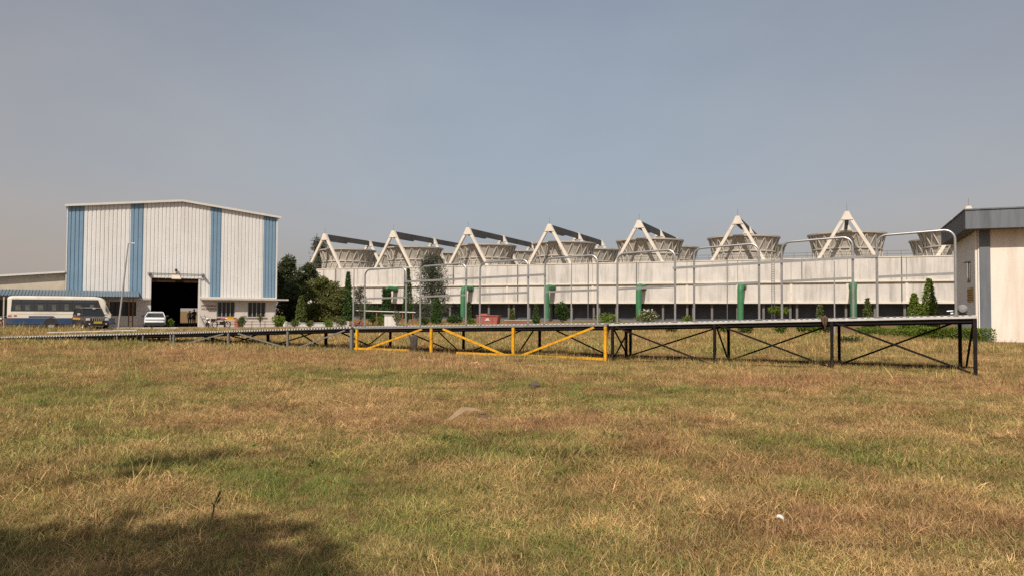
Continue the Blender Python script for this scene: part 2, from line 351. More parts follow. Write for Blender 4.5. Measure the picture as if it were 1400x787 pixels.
bp = n.new('ShaderNodeBump'); bp.inputs['Strength'].default_value = 0.7; bp.inputs['Distance'].default_value = 0.03; l.new(n2.outputs['Fac'], bp.inputs['Height']); l.new(bp.outputs[0], b.inputs['Normal'])
gm.materials.append(m)
tag(link(bpy.data.objects.new('ground', gm)), kind='structure')

m = bpy.data.materials.new('grass_blade'); m.use_nodes = True; n, l = m.node_tree.nodes, m.node_tree.links; b = n['Principled BSDF']
b.inputs['Roughness'].default_value = 0.6; b.inputs['Specular IOR Level'].default_value = 0.18
at1 = n.new('ShaderNodeAttribute'); at1.attribute_type = 'INSTANCER'; at1.attribute_name = 'tint'
at2 = n.new('ShaderNodeAttribute'); at2.attribute_name = 'rnd'
at3 = n.new('ShaderNodeAttribute'); at3.attribute_type = 'INSTANCER'; at3.attribute_name = 'warm'
ma = n.new('ShaderNodeMath'); ma.operation = 'MULTIPLY_ADD'; ma.inputs[1].default_value = 0.75; l.new(at2.outputs['Fac'], ma.inputs[0])
sb = n.new('ShaderNodeMath'); sb.operation = 'SUBTRACT'; sb.inputs[1].default_value = 0.375; l.new(at1.outputs['Fac'], ma.inputs[2]); l.new(ma.outputs[0], sb.inputs[0])
col = grass_colour(n, l, sb.outputs[0], (0.66, 0.44, 0.205), (0.42, 0.32, 0.105), (0.19, 0.245, 0.055), (0.47, 0.235, 0.125), at3.outputs['Fac'])
hs = n.new('ShaderNodeHueSaturation'); vr = n.new('ShaderNodeMapRange'); vr.inputs['To Min'].default_value = 0.5; vr.inputs['To Max'].default_value = 1.4
wn_ = n.new('ShaderNodeMath'); wn_.operation = 'MULTIPLY'; wn_.inputs[1].default_value = 17.3; fr = n.new('ShaderNodeMath'); fr.operation = 'FRACT'
l.new(at2.outputs['Fac'], wn_.inputs[0]); l.new(wn_.outputs[0], fr.inputs[0]); l.new(fr.outputs[0], vr.inputs['Value']); at4 = n.new('ShaderNodeAttribute'); at4.attribute_type = 'INSTANCER'; at4.attribute_name = 'bri'; mb4 = n.new('ShaderNodeMath'); mb4.operation = 'MULTIPLY'; l.new(vr.outputs[0], mb4.inputs[0]); l.new(at4.outputs['Fac'], mb4.inputs[1]); l.new(mb4.outputs[0], hs.inputs['Value']); l.new(col, hs.inputs['Color'])
l.new(hs.outputs[0], b.inputs['Base Color'])
t = n.new('ShaderNodeBsdfTranslucent'); l.new(hs.outputs[0], t.inputs['Color']); mx = n.new('ShaderNodeMixShader'); mx.inputs[0].default_value = 0.22
l.new(b.outputs[0], mx.inputs[1]); l.new(t.outputs[0], mx.inputs[2]); l.new(mx.outputs[0], n['Material Output'].inputs['Surface'])
M['grass'] = m

def with_rnd(me, vals):
    a = me.attributes.new('rnd', 'FLOAT', 'POINT'); a.data.foreach_set('value', np.asarray(vals, np.float32)); return me
def tuft(name, nb, rad, L0, L1, lean0, lean1, w, seg=3, droop=0.6, seed=1, heads=0.0):
    q = random.Random(seed); V, F, A = [], [], []
    for _ in range(nb):
        a = q.uniform(0, 6.283); rr = rad * math.sqrt(q.random()); p = Vector((rr * math.cos(a), rr * math.sin(a), -0.01))
        az = q.uniform(0, 6.283); th = R(q.uniform(lean0, lean1)); L = q.uniform(L0, L1); rv = q.random()
        side = Vector((-math.sin(az), math.cos(az), 0)); tw = q.uniform(-0.8, 0.8); ww = w * q.uniform(0.6, 1.3)
        base = len(V)
        for k in range(seg + 1):
            f = k / seg; hw = ww * (1 - f) ** 0.6 * 0.5 if k < seg else 0
            d = Vector((math.sin(th) * math.cos(az), math.sin(th) * math.sin(az), math.cos(th)))
            sd = (side * math.cos(tw) + side.cross(d) * math.sin(tw))
            if k < seg: V += [p + sd * hw, p - sd * hw]; A += [rv, rv]
            else: V.append(p.copy()); A.append(rv)
            p = p + d * (L / seg); p.z = max(p.z, 0.004 + 0.02 * q.random()); th = min(th + droop * q.uniform(0.2, 1.0) / seg, 1.62); az += q.uniform(-0.5, 0.5)
        for k in range(seg - 1): F.append((base + 2 * k, base + 2 * k + 1, base + 2 * k + 3, base + 2 * k + 2))
        F.append((base + 2 * seg - 2, base + 2 * seg - 1, base + 2 * seg))
    me = bpy.data.meshes.new(name); me.from_pydata([tuple(v) for v in V], [], F); me.materials.append(M['grass']); with_rnd(me, A)
    return bpy.data.objects.new(name, me)

tufts = bpy.data.collections.new('grass_tufts')
protos = []
for k in range(4): protos.append(tuft('a%d_mat' % k, 90, 0.19, 0.04, 0.135, 30, 87, 0.0044, 3, 0.8, 10 + k))          # 0-3 matted, flattened
for k in range(3): protos.append(tuft('b%d_up' % k, 55, 0.13, 0.05, 0.135, 6, 52, 0.0046, 3, 1.0, 30 + k))            # 4-6 upright
for k in range(2): protos.append(tuft('c%d_tall' % k, 14, 0.16, 0.12, 0.34, 3, 34, 0.005, 3, 0.7, 50 + k))           # 7-8 tall stems
for k in range(2): protos.append(tuft('d%d_straw' % k, 6, 0.22, 0.18, 0.42, 55, 88, 0.0050, 4, 0.5, 70 + k))         # 9-10 loose long straws
for k in range(3): protos.append(tuft('e%d_far' % k, 46, 0.42, 0.08, 0.26, 8, 62, 0.016, 2, 0.6, 90 + k))            # 11-13 coarse, far off
for k in range(2): protos.append(tuft('f%d_weed' % k, 22, 0.06, 0.05, 0.12, 15, 75, 0.015, 3, 1.2, 110 + k))          # 14-15 broad-leaved weeds
for o in protos: tufts.objects.link(o)

def scatter(y0, y1, dens):
    area = 0.5 * 2 * 0.72 * (y1 * y1 - y0 * y0) + 6.0 * (y1 - y0); N = int(area * dens)
    y = np.sqrt(nrg.uniform(y0 * y0, y1 * y1, N)); x = nrg.uniform(-1, 1, N) * (0.72 * y + 3.0)
    return x, y
P, IDX, SC, TI, WA, BR = [], [], [], [], [], []
GREEN = [(0.9, 9.2, 3.2, 0.9, .5), (-4.5, 19, 7, 2.6, .35), (-3.4, 10.5, 2.6, 2.2, .35), (3.4, 15.5, 3, 1.4, .3), (-0.7, 7.2, 1.6, 0.8, .3), (5.2, 8.2, 2.2, 1.0, .3), (-2.4, 7.6, 1.8, .9, .4), (0.4, 5.4, 1.6, .7, .28), (-9, 15, 4, 2.5, .2), (6, 30, 8, 5, .2), (-4, 5, 2.2, 1.0, .25)]
BARE = [(1.75, 15.3, 0.9, .32, 1.3), (-8, 27, 9, 4, .35), (3.9, 6.2, 1.2, .8, .35), (-5.2, 6.9, 1.3, .6, .3), (9, 17, 6, 2.2, .3), (0.4, 10.9, 1.5, .6, .3)]
def fields(x, y):
    t = 0.43 + 0.18 * wav(x, y, 0.55, 2) + 0.18 * wav(x, y, 1.9, 3) + 0.13 * wav(x, y, 5.5, 4)
    w = 0.24 + 0.2 * wav(x, y, 0.8, 5) + 0.2 * wav(x, y, 2.8, 6)
    for cx, cy, rx, ry, a in GREEN:
        gs = np.exp(-((x - cx) / rx) ** 2 - ((y - cy) / ry) ** 2) * (0.75 + 0.4 * wav(x, y, 3.0, 7)); t = t + a * gs; w = w - 0.3 * a * gs
    for cx, cy, rx, ry, a in BARE:
        gs = np.exp(-((x - cx) / rx) ** 2 - ((y - cy) / ry) ** 2); w = w + a * gs * 0.8; t = t - 0.25 * a * gs
    return np.clip(t, 0, 1), np.clip(w, 0, 0.9)
for y0, y1, dens, sc, kinds in ((3.4, 8, 215, 0.72, 'near'), (8, 17, 105, 0.88, 'near'), (17, 31, 50, 1.0, 'mid'), (31, 56, 12, 0.85, 'far'), (56, 112, 5.0, 0.95, 'far')):
    x, y = scatter(y0, y1, dens); t, w = fields(x, y); u = nrg.random(len(x)); k = np.zeros(len(x), int); r3 = nrg.integers(0, 12, len(x))
    if kinds == 'near':
        pu = np.clip(0.16 + 0.75 * (t - 0.25), 0.05, 0.7)
        k = np.where(u < pu, 4 + r3 % 3, np.where(u > 0.975, 9 + r3 % 2, np.where(u > 0.968, 7 + r3 % 2, r3 % 4)))
    elif kinds == 'mid':
        pu = np.clip(0.34 + 0.6 * (t - 0.25), 0.1, 0.7); k = np.where(u < pu, 4 + r3 % 3, np.where(u > 0.90, 7 + r3 % 2, r3 % 4))
    else:
        k = np.where(u > 0.90, 7 + r3 % 2, 11 + r3 % 3); t = np.clip(t + (0.05 if y0 > 50 else 0.06), 0, 1)
    keep = np.ones(len(x), bool)
    s_l = (x - WH_A.x) * WH_U.x + (y - WH_A.y) * WH_U.y; n_l = (x - WH_A.x) * WH_N.x + (y - WH_A.y) * WH_N.y
    keep &= ~((n_l > -8.6) & (s_l < 60) & (x < 0) & (n_l > -8.6) & (y > 55) & (s_l < 34))
    v_l = (x - TW_O.x) * TW_V.x + (y - TW_O.y) * TW_V.y; keep &= v_l < -6
    keep &= ~((x > 27) & (y > 40))
    bald = np.exp(-((x - 1.9) / 1.0) ** 2 - ((y - 15.2) / .45) ** 2); gaps = np.clip(wav(x, y, 4.2, 1) * 0.8 + wav(x, y, 1.3, 4) * 0.5 - 0.55, 0, 1) * 1.1; keep &= nrg.random(len(x)) > np.clip(bald * 0.7 + np.where(t < 0.45, gaps, 0), 0, 0.85)
    x, y, k, t, w = x[keep], y[keep], k[keep], t[keep], w[keep]
    weed = (nrg.random(len(x)) < 0.012) & (y < 24); k = np.where(weed, 14 + nrg.integers(0, 2, len(x)), k); t = np.where(weed, 0.95, t); w = np.where(weed, 0, w)
    z = gz(x, y); N = len(x)
    P.append(np.stack([x, y, z], 1)); IDX.append(k); TI.append(np.clip(t + nrg.normal(0, 0.16, N), 0, 1)); WA.append(np.clip(w + nrg.normal(0, 0.16, N), 0, 0.9)); BR.append(np.clip(nrg.normal(0.99, 0.19, N) + 0.16 * wav(x, y, 3.4, 6) + 0.10 * wav(x, y, 8.5, 3), 0.42, 1.5))
    s = sc * np.clip(nrg.lognormal(-0.03, 0.28, N), 0.45, 1.8) * (1 + 0.2 * wav(x, y, 1.1, 2)) * (1 + 0.28 * wav(x, y, 7.0, 3)); s = np.where((x / y < -0.555) & (y > 46) & (y < 60), s * 1.75, s); SC.append(s)
P = np.concatenate(P); IDX = np.concatenate(IDX); SC = np.concatenate(SC); TI = np.concatenate(TI); WA = np.concatenate(WA); BR = np.concatenate(BR); N = len(P)
pm = bpy.data.meshes.new('grass_points'); pm.vertices.add(N); pm.vertices.foreach_set('co', P.astype(np.float32).ravel())
for nm, ty, dat in (('idx', 'INT', IDX.astype(np.int32)), ('scl', 'FLOAT', SC.astype(np.float32)), ('tint', 'FLOAT', TI.astype(np.float32)), ('warm', 'FLOAT', WA.astype(np.float32)), ('bri', 'FLOAT', BR.astype(np.float32))):
    a = pm.attributes.new(nm, ty, 'POINT'); a.data.foreach_set('value', dat)
rot = np.stack([nrg.normal(0, 0.08, N), nrg.normal(0, 0.08, N), nrg.uniform(0, 6.283, N)], 1).astype(np.float32)
a = pm.attributes.new('rot', 'FLOAT_VECTOR', 'POINT'); a.data.foreach_set('vector', rot.ravel())
go = link(bpy.data.objects.new('grass', pm)); tag(go, 'dry yellow and green grass covering the open field', 'grass', kind='stuff')
ng = bpy.data.node_groups.new('grass_scatter', 'GeometryNodeTree')
ng.interface.new_socket('Geometry', in_out='INPUT', socket_type='NodeSocketGeometry'); ng.interface.new_socket('Geometry', in_out='OUTPUT', socket_type='NodeSocketGeometry')
gi, go_ = ng.nodes.new('NodeGroupInput'), ng.nodes.new('NodeGroupOutput'); iop = ng.nodes.new('GeometryNodeInstanceOnPoints'); ci = ng.nodes.new('GeometryNodeCollectionInfo')
ci.inputs['Collection'].default_value = tufts; ci.inputs['Separate Children'].default_value = True; ci.inputs['Reset Children'].default_value = True
iop.inputs['Pick Instance'].default_value = True
def named(nm, ty):
    q = ng.nodes.new('GeometryNodeInputNamedAttribute'); q.data_type = ty; q.inputs['Name'].default_value = nm; return q.outputs['Attribute']
L = ng.links
L.new(gi.outputs[0], iop.inputs['Points']); L.new(ci.outputs[0], iop.inputs['Instance']); L.new(named('idx', 'INT'), iop.inputs['Instance Index'])
L.new(named('rot', 'FLOAT_VECTOR'), iop.inputs['Rotation']); L.new(named('scl', 'FLOAT'), iop.inputs['Scale']); L.new(iop.outputs[0], go_.inputs[0])
go.modifiers.new('scatter', 'NODES').node_group = ng
print('grass tufts', N)
#PART3
# ------------------------------------------------------------------ cooling tower
NC = 8
tower = empty('cooling_tower', TW_O, TW_RZ)
tag(tower, 'long pale concrete cooling tower with a row of round fan stacks and triangular frames', 'cooling tower')
X0, X1, DEP, ZT, ZL, ZB = -9.0, 7 * CELL + 9.0, 36.0, 11.1, 7.15, 3.45
core = MB(); core.span(X0 + 0.5, X1 - 0.5, 0.45, DEP, ZB + 0.35, ZT - 0.25); core.build('core', M['tower_wall'], tower)
deck = MB(); deck.span(X0, X1, 0.35, DEP + 0.3, ZT - 0.3, ZT - 0.004); deck.build('fan_deck', M['stack'], tower)
ndiv = 32; pw = (X1 - X0) / 16
up = MB().span(0.03, pw - 0.03, 0.0, 0.42, ZL + 0.16, ZT).mesh('wall_panel', M['tower_wall'])
lw = MB().span(0.05, pw - 0.05, 0.14, 0.44, ZB + 0.30, ZL - 0.12).mesh('wall_panel', M['tower_wall'])
rib = MB().span(-0.22, 0.22, 0.02, 0.40, ZB + 0.31, ZL - 0.11).mesh('pilaster', M['tower_frame'])
col = MB().box((0, 0, ZB / 2), (0.38, 0.4, ZB)).mesh('column', M['column'])
for k in range(16):
    inst('wall_panel', up, tower, (X0 + k * pw, 0, 0)); inst('wall_panel', lw, tower, (X0 + k * pw, 0, 0))
for k in range(17): inst('pilaster', rib, tower, (X0 + k * pw + (0.22 if k == 0 else -0.22 if k == 16 else 0), 0, 0))
lg = MB(); lg.span(X0 - 0.05, X1 + 0.05, -0.22, 0.46, ZL - 0.10, ZL + 0.15); lg.build('ledge', M['tower_frame'], tower)
lg = MB(); lg.span(X0 - 0.05, X1 + 0.05, -0.10, 0.48, ZB, ZB + 0.29); lg.build('ledge', M['tower_frame'], tower)
cp = MB(); cp.span(X0 - 0.08, X1 + 0.08, -0.10, 0.34, ZT + 0.003, ZT + 0.14); cp.build('coping', M['tower_frame'], tower)
for k in range(33):
    inst('column', col, tower, (X0 + 0.4 + k * (X1 - X0 - 0.8) / 32, 0.9, 0))
    if k % 4 == 0 and 0 < k < 32: inst('column', col, tower, (X0 + 1.5 + k * (X1 - X0 - 0.8) / 32, 0.9, 0))
lv = MB()
for k in range(16):
    lv.span(X0 + k * pw + 0.1, X0 + (k + 1) * pw - 0.1, 2.6, 2.7, 0.0, ZB + 0.4)
lv.span(X0 + 0.3, X1 - 0.3, 2.9, DEP - 0.5, 0.01, ZB + 0.3)
lv.build('air_inlet', M['louvre'], tower)
bs = MB(); bs.span(X0 - 0.6, X1 + 0.6, -0.9, DEP + 1, -0.3, 0.35); bs.build('basin_kerb', M['column'], tower)
hr = MB()
for z in (0.6, 1.1): hr.tube((X0, 0.12, ZT + z), (X1, 0.12, ZT + z), 0.035, 5)
for k in range(70): xx = X0 + k * (X1 - X0) / 69; hr.tube((xx, 0.12, ZT + 0.1), (xx, 0.12, ZT + 1.12), 0.035, 5)
hr.build('handrail', M['column'], tower)
q = random.Random(61)
for x_ in (3.4, 21.2, 33.0, 47.5, 62.3, 71.8, 88.4, 101.0, 116.5):          # rain pipes and a ladder down the wall
    zb_ = q.choice((ZB + 0.4, 0.4, ZL + 0.2)); MB().tube((x_, -0.32, zb_), (x_, -0.32, ZT + 0.1), 0.07, 6).build('rain_pipe', M['column'], tower)
ld_ = MB()
for dx in (0, 0.5): ld_.tube((96.0 + dx, -0.42, 0.3), (96.0 + dx, -0.42, ZT + 1.0), 0.035, 5)
for k in range(28): ld_.tube((96.0, -0.42, 0.6 + 0.4 * k), (96.5, -0.42, 0.6 + 0.4 * k), 0.02, 4)
ld_.build('ladder', M['column'], tower)

# fan stack: shell with a waist ring, a flared crown and zig-zag ribs outside
def stack_r(z):                                   # z above the deck
    if z < 2.1: return 5.75 - 0.10 * z / 2.1
    return 5.65 + 0.72 * ((z - 2.1) / 2.6) ** 1.15
HS = 4.75
sh = MB(); prof = [(stack_r(z) - 0.02, z) for z in (0, 0.7, 1.4, 2.1, 2.7, 3.3, 3.9, 4.4, HS)]
sh.lathe(prof + [(stack_r(HS) - 0.22, HS), (stack_r(3) - 0.25, 3.0), (5.3, 1.5), (5.3, 0.3)], 48); shell_me = sh.mesh('stack_shell', M['stack'], True)
rm = MB(); r_ = stack_r(HS); rm.lathe([(r_ - 0.3, HS - 0.10), (r_ + 0.30, HS - 0.12), (r_ + 0.34, HS + 0.14), (r_ - 0.3, HS + 0.14), (r_ - 0.3, HS - 0.10)], 48); rim_me = rm.mesh('rim', M['stack_rib'], True)
rg = MB(); r_ = stack_r(2.1); rg.lathe([(r_ - 0.1, 1.98), (r_ + 0.26, 1.98), (r_ + 0.26, 2.20), (r_ - 0.1, 2.26), (r_ - 0.1, 1.98)], 48); ring_me = rg.mesh('ring', M['stack_rib'], True)
NR = 22; da = 2 * math.pi / NR
def pol(r, a, z): return (r * math.cos(a), r * math.sin(a), z)
v_rib = MB()
v_rib.beam(pol(stack_r(2.2) + 0.10, 0, 2.22), pol(stack_r(4.6) + 0.10, da / 2, 4.62), 0.15, 0.17); v_rib.beam(pol(stack_r(2.2) + 0.10, 0, 2.22), pol(stack_r(4.6) + 0.10, -da / 2, 4.62), 0.15, 0.17)
rib_me = v_rib.mesh('rib', M['stack_rib'])
s_rib = MB(); s_rib.beam(pol(stack_r(2.0) + 0.10, 0, 1.98), pol(stack_r(0) + 0.12, da / 2.3, 0.02), 0.15, 0.17); s_rib.beam(pol(stack_r(2.0) + 0.10, 0, 1.98), pol(stack_r(0) + 0.12, -da / 2.3, 0.02), 0.15, 0.17)
skirt_me = s_rib.mesh('strut', M['stack_rib'])
backjoin = MB()
for k in range(NR):
    for src in (v_rib, s_rib):
        a = k * da + 0.1; ca, sa = math.cos(a), math.sin(a); backjoin.add([(x * ca - y * sa, x * sa + y * ca, z) for x, y, z in src.v], src.f)
back_ribs = backjoin.mesh('rib', M['stack_rib'])
for row in range(2):
    for i in range(NC):
        st = inst('fan_stack', shell_me, tower, (i * CELL, 9.1 + 18 * row, ZT), 0)
        inst('rim', rim_me, st); inst('ring', ring_me, st)
        if row == 0:
            for k in range(NR):
                a = k * da + 0.1 + i * 0.07
                if math.sin(a) < 0.35: inst('rib', rib_me, st, (0, 0, 0), a); inst('strut', skirt_me, st, (0, 0, 0), a)
        else: inst('rib', back_ribs, st)
# triangular frames over the fans and the beam they carry
ZA = 19.15
leg = {}
for s in (-1, 1):
    leg[s] = MB().beam((s * 4.55, 0, 0.0), (s * 0.22, 0, ZA - ZT - 0.55), 0.52, 0.52, up=(0, 1, 0)).mesh('leg', M['tower_frame'])
apex_me = MB().prism([(-0.98, -1.45), (0.98, -1.45), (0.30, 0), (-0.30, 0)], 'y', -0.37, 0.37).mesh('apex_block', M['tower_frame'])
rod_me = MB().tube((0, 0, 0), (0, 0, 1.3), 0.03, 5).mesh('lightning_rod', M['column'])
for i in range(NC):
    for j, v in enumerate((0.35, 18.2, 36.0)):
        fr_ = inst('triangular_frame', apex_me, tower, (i * CELL, v, ZA))
        for s in (-1, 1): inst('leg', leg[s], fr_, (0, 0, ZT - ZA))
        if j == 0: inst('lightning_rod', rod_me, fr_)
    bm_ = MB(); bm_.span(-0.26, 0.26, 0.73, 36.6, ZA - 1.25, ZA - 0.12); bm_.span(-0.30, 0.30, 0.74, 8.6, ZA - 1.60, ZA - 1.255)
    bm_.build('hoist_beam', M['beam'], tower, loc=(i * CELL, 0, 0))

# green riser pipes standing in front of the tower wall
pipe_labels = ['ivy covered green riser pipe, leftmost of the row before the pale tower wall', 'second green riser pipe from the left, behind the second railing hoop',
               'third green riser pipe from the left, right of the red skip', 'fourth green riser pipe from the left, beside the flowering shrub',
               'fifth green riser pipe from the left, behind the sixth railing hoop', 'rightmost green riser pipe, left of the conical trees']
for q, i in enumerate(range(1, 7)):
    s, v, zt, r = i * CELL + 0.85, -3.5, 6.55, 0.53
    base = TW_O + TW_U * s + TW_V * v
    root = empty('riser_pipe', base, TW_RZ); tag(root, pipe_labels[q], 'pipe', 'green pipes in front of the cooling tower')
    pts = [(0, 0, -0.2), (0, 0, zt - 1.0)] + [(0, 1.0 - math.cos(R(a)) * 1.0, zt - 1.0 + math.sin(R(a)) * 1.0) for a in (18, 36, 54, 72, 90)] + [(0, 3.72, zt)]
    MB().path(pts, r, 16).build('pipe', M['green_pipe'], root, True)
    fl = MB(); fl.lathe([(r, 3.30), (r + 0.16, 3.30), (r + 0.16, 3.44), (r, 3.44)], 16, (0, 0, zt), 'y'); fl.build('flange', M['green_pipe'], root)
    sp = MB(); sp.box((0, 0, 0.25), (1.5, 1.5, 0.5)); sp.build('footing', M['column'], root)

# ------------------------------------------------------------------ steel shed
EL, ERR, RZ_, DP = 11.15, 11.25, 12.25, 26.0
shed = empty('workshop_shed', WH_A, WH_RZ)
tag(shed, 'tall white industrial shed with blue vertical stripes and a dark open doorway', 'workshop')
def roof_z(s): m_ = WH_L * 0.515; return EL + (RZ_ - EL) * s / m_ if s < m_ else RZ_ + (ERR - RZ_) * (s - m_) / (WH_L - m_)
sD0, sD1 = wh_s(205), wh_s(271.5); zD = 4.72
zLg = 2.72                                        # underside of the cladding
def clad(s0, s1, z0, mname, nm):                  # ribbed sheet with real corrugation
    b_ = MB(); pitch = 0.345; n_ = max(1, round((s1 - s0) / pitch)); p_ = (s1 - s0) / n_
    prof = []
    for k in range(n_):
        x_ = s0 + k * p_; prof += [(x_, 0), (x_ + 0.70 * p_, 0), (x_ + 0.76 * p_, 0.055), (x_ + 0.94 * p_, 0.055)]
    prof.append((s1, 0))
    for (xa, ya), (xb, yb) in zip(prof, prof[1:]):
        b_.add([(xa, ya, z0), (xb, yb, z0), (xb, yb, roof_z(xb) - 0.02), (xa, ya, roof_z(xa) - 0.02)], [(0, 1, 2, 3)])
    o = b_.build(nm, M[mname], shed, fix=False); return o
cuts = [0.06, wh_s(112.5), wh_s(176), wh_s(194), wh_s(286), wh_s(301), wh_s(358.5), WH_L - 0.12]
clad(cuts[0], cuts[1], 2.81, 'blue_clad', 'blue_cladding')
clad(cuts[1], cuts[2], 2.81, 'white_clad', 'white_cladding')
clad(cuts[2], cuts[3], 2.81, 'blue_clad', 'blue_cladding')
clad(cuts[3], sD0, 2.81, 'white_clad', 'white_cladding')
clad(sD0, sD1, zD, 'white_clad', 'white_cladding')
clad(sD1, cuts[4], zLg, 'white_clad', 'white_cladding')
clad(cuts[4], cuts[5], zLg, 'blue_clad', 'blue_cladding')
clad(cuts[5], cuts[6], zLg, 'white_clad', 'white_cladding')
clad(cuts[6], cuts[7], zLg, 'blue_clad', 'blue_cladding')
def wallbox(s0, s1, y0, y1, z0, z1, nm, mm): b_ = MB(); b_.span(s0, s1, y0, y1, z0, z1); return b_.build(nm, M[mm], shed)
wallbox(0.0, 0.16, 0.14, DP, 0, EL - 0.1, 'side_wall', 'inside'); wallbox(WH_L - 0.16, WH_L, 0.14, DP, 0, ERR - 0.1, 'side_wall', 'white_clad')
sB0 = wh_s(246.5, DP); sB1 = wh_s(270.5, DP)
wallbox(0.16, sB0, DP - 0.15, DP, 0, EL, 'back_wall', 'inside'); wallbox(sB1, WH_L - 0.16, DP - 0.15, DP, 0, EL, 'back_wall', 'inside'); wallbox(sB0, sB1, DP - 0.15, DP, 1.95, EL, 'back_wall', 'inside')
mS = WH_L * 0.515
rf = MB(); rf.prism([(-0.16, EL - 0.06), (mS, RZ_ + 0.0), (WH_L + 0.28, ERR - 0.06), (WH_L + 0.28, ERR + 0.06), (mS, RZ_ + 0.12), (-0.16, EL + 0.06)], 'y', -0.24, DP + 0.4); roof = rf.build('roof', M['trim'], shed)
ft = MB(); ft.prism([(-0.2, EL - 0.12), (mS, RZ_ - 0.06), (WH_L + 0.32, ERR - 0.12), (WH_L + 0.32, ERR + 0.08), (mS, RZ_ + 0.14), (-0.2, EL + 0.08)], 'y', -0.30, -0.245); ft.build('bargeboard', M['trim'], roof)
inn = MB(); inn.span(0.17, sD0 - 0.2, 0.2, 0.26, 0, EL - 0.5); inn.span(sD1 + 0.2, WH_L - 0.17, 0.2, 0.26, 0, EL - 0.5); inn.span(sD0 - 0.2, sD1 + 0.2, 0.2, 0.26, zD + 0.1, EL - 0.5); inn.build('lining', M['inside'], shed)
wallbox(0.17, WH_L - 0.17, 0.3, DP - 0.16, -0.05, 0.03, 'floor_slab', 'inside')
wallbox(WH_L - 0.115, WH_L + 0.03, -0.05, 0.135, zLg, ERR - 0.08, 'corner_trim', 'trim'); wallbox(-0.03, 0.055, -0.04, 0.135, 0, EL - 0.05, 'corner_trim', 'trim')
# masonry below the cladding, right of the door, with two windows
w1a, w1b, w2a, w2b = wh_s(297), wh_s(321), wh_s(338.5), wh_s(363); zs0, zs1 = 1.06, 2.52
for a_, b2, c_, d_ in ((sD1 + 0.02, w1a, 0, 2.70), (w1b, w2a, 0, 2.70), (w2b, WH_L - 0.16, 0, 2.70), (w1a, w1b, 0, zs0), (w2a, w2b, 0, zs0), (w1a, w1b, zs1, 2.70), (w2a, w2b, zs1, 2.70)):
    wallbox(a_, b2, -0.06, 0.14, c_, d_, 'masonry_wall', 'pink_wall')
for a_, b2 in ((w1a, w1b), (w2a, w2b)):
    wd = MB(); wd.span(a_, b2, 0.08, 0.11, zs0, zs1); win = wd.build('window', M['glass'], shed)
    for k in range(5):
        x_ = a_ + 0.04 + (b2 - a_ - 0.08) * k / 4; MB().span(x_ - 0.035, x_ + 0.035, 0.0, 0.075, zs0 + 0.001, zs1 - 0.001).build('mullion', M['win_frame'], win)
    MB().span(a_ - 0.1, b2 + 0.1, -0.17, -0.062, zs0 - 0.1, zs0 - 0.01).build('sill', M['ledge'], win)
lgo = MB(); lgo.span(sD1 + 0.15, WH_L + 1.05, -0.85, 0.0, 2.703, 2.86); lgo.build('concrete_ledge', M['ledge'], shed)
lgo = MB(); lgo.span(sD1 + 0.1, WH_L + 0.0, -0.14, -0.02, 2.862, 3.0); lgo.build('flashing', M['trim'], shed)
# left of the door: wall with window band under the awning
wl0 = wh_s(150); wr0 = wh_s(186)
wallbox(wr0, sD0 - 0.03, -0.06, 0.13, 0, 2.62, 'masonry_wall', 'pink_wall'); wallbox(0.06, wl0, -0.06, 0.13, 0, 2.62, 'masonry_wall', 'cream'); wallbox(wl0, wr0, -0.06, 0.13, 0, 1.12, 'masonry_wall', 'pink_wall'); wallbox(wl0, wr0, -0.06, 0.13, 2.45, 2.62, 'masonry_wall', 'pink_wall')
wallbox(0.06, sD0 - 0.03, -0.40, 0.12, 2.623, 2.80, 'concrete_ledge', 'ledge')
wd = MB(); wd.span(wl0, wr0, 0.05, 0.09, 1.12, 2.45); win = wd.build('window', M['glass'], shed)
for k in range(6):
    x_ = wl0 + 0.04 + (wr0 - wl0 - 0.08) * k / 5; MB().span(x_ - 0.05, x_ + 0.05, -0.03, 0.045, 1.121, 2.449).build('mullion', M['dark_frame'], win)
# doorway: posts, lintel, track with hangers, hooded lamp
for a_, b2 in ((sD0 - 0.12, sD0 + 0.06), (sD1 - 0.06, sD1 + 0.10)):
    wallbox(a_, b2, -0.07, 0.19, 0, zD + 0.05, 'door_post', 'trim')
wallbox(sD0 + 0.06, sD1 - 0.06, 0.03, 0.17, zD - 0.38, zD - 0.06, 'rolled_shutter', 'rust_paint')
tk = MB(); tk.tube((sD0 - 0.3, -0.35, zD + 0.42), (sD1 + 0.45, -0.35, zD + 0.42), 0.035, 6); tk.tube((sD0 - 0.3, -0.2, zD + 0.30), (sD1 + 0.3, -0.2, zD + 0.30), 0.025, 6); tk.build('door_track', M['dark_frame'], shed)
for x_ in (sD0 - 0.1, sD1 + 0.3):
    MB().prism([(-0.02, zD + 0.2), (-0.6, zD + 0.40), (-0.6, zD + 0.5), (-0.02, zD + 0.55)], 'x', x_ - 0.08, x_ + 0.08).build('bracket', M['win_frame'], shed)
sc_ = (sD0 + sD1) / 2
hood = MB(); hood.add([(sc_ - 0.32, -0.12, zD + 0.5), (sc_ + 0.30, -0.12, zD + 0.5), (sc_ + 0.46, -0.75, zD - 0.06), (sc_ - 0.38, -0.75, zD - 0.06), (sc_ - 0.32, -0.06, zD + 0.40), (sc_ + 0.30, -0.06, zD + 0.40), (sc_ + 0.46, -0.70, zD - 0.12), (sc_ - 0.38, -0.70, zD - 0.12)], [(0, 1, 2, 3), (7, 6, 5, 4), (0, 4, 5, 1), (1, 5, 6, 2), (2, 6, 7, 3), (3, 7, 4, 0)])
hd = hood.build('door_hood', M['cream'], shed)
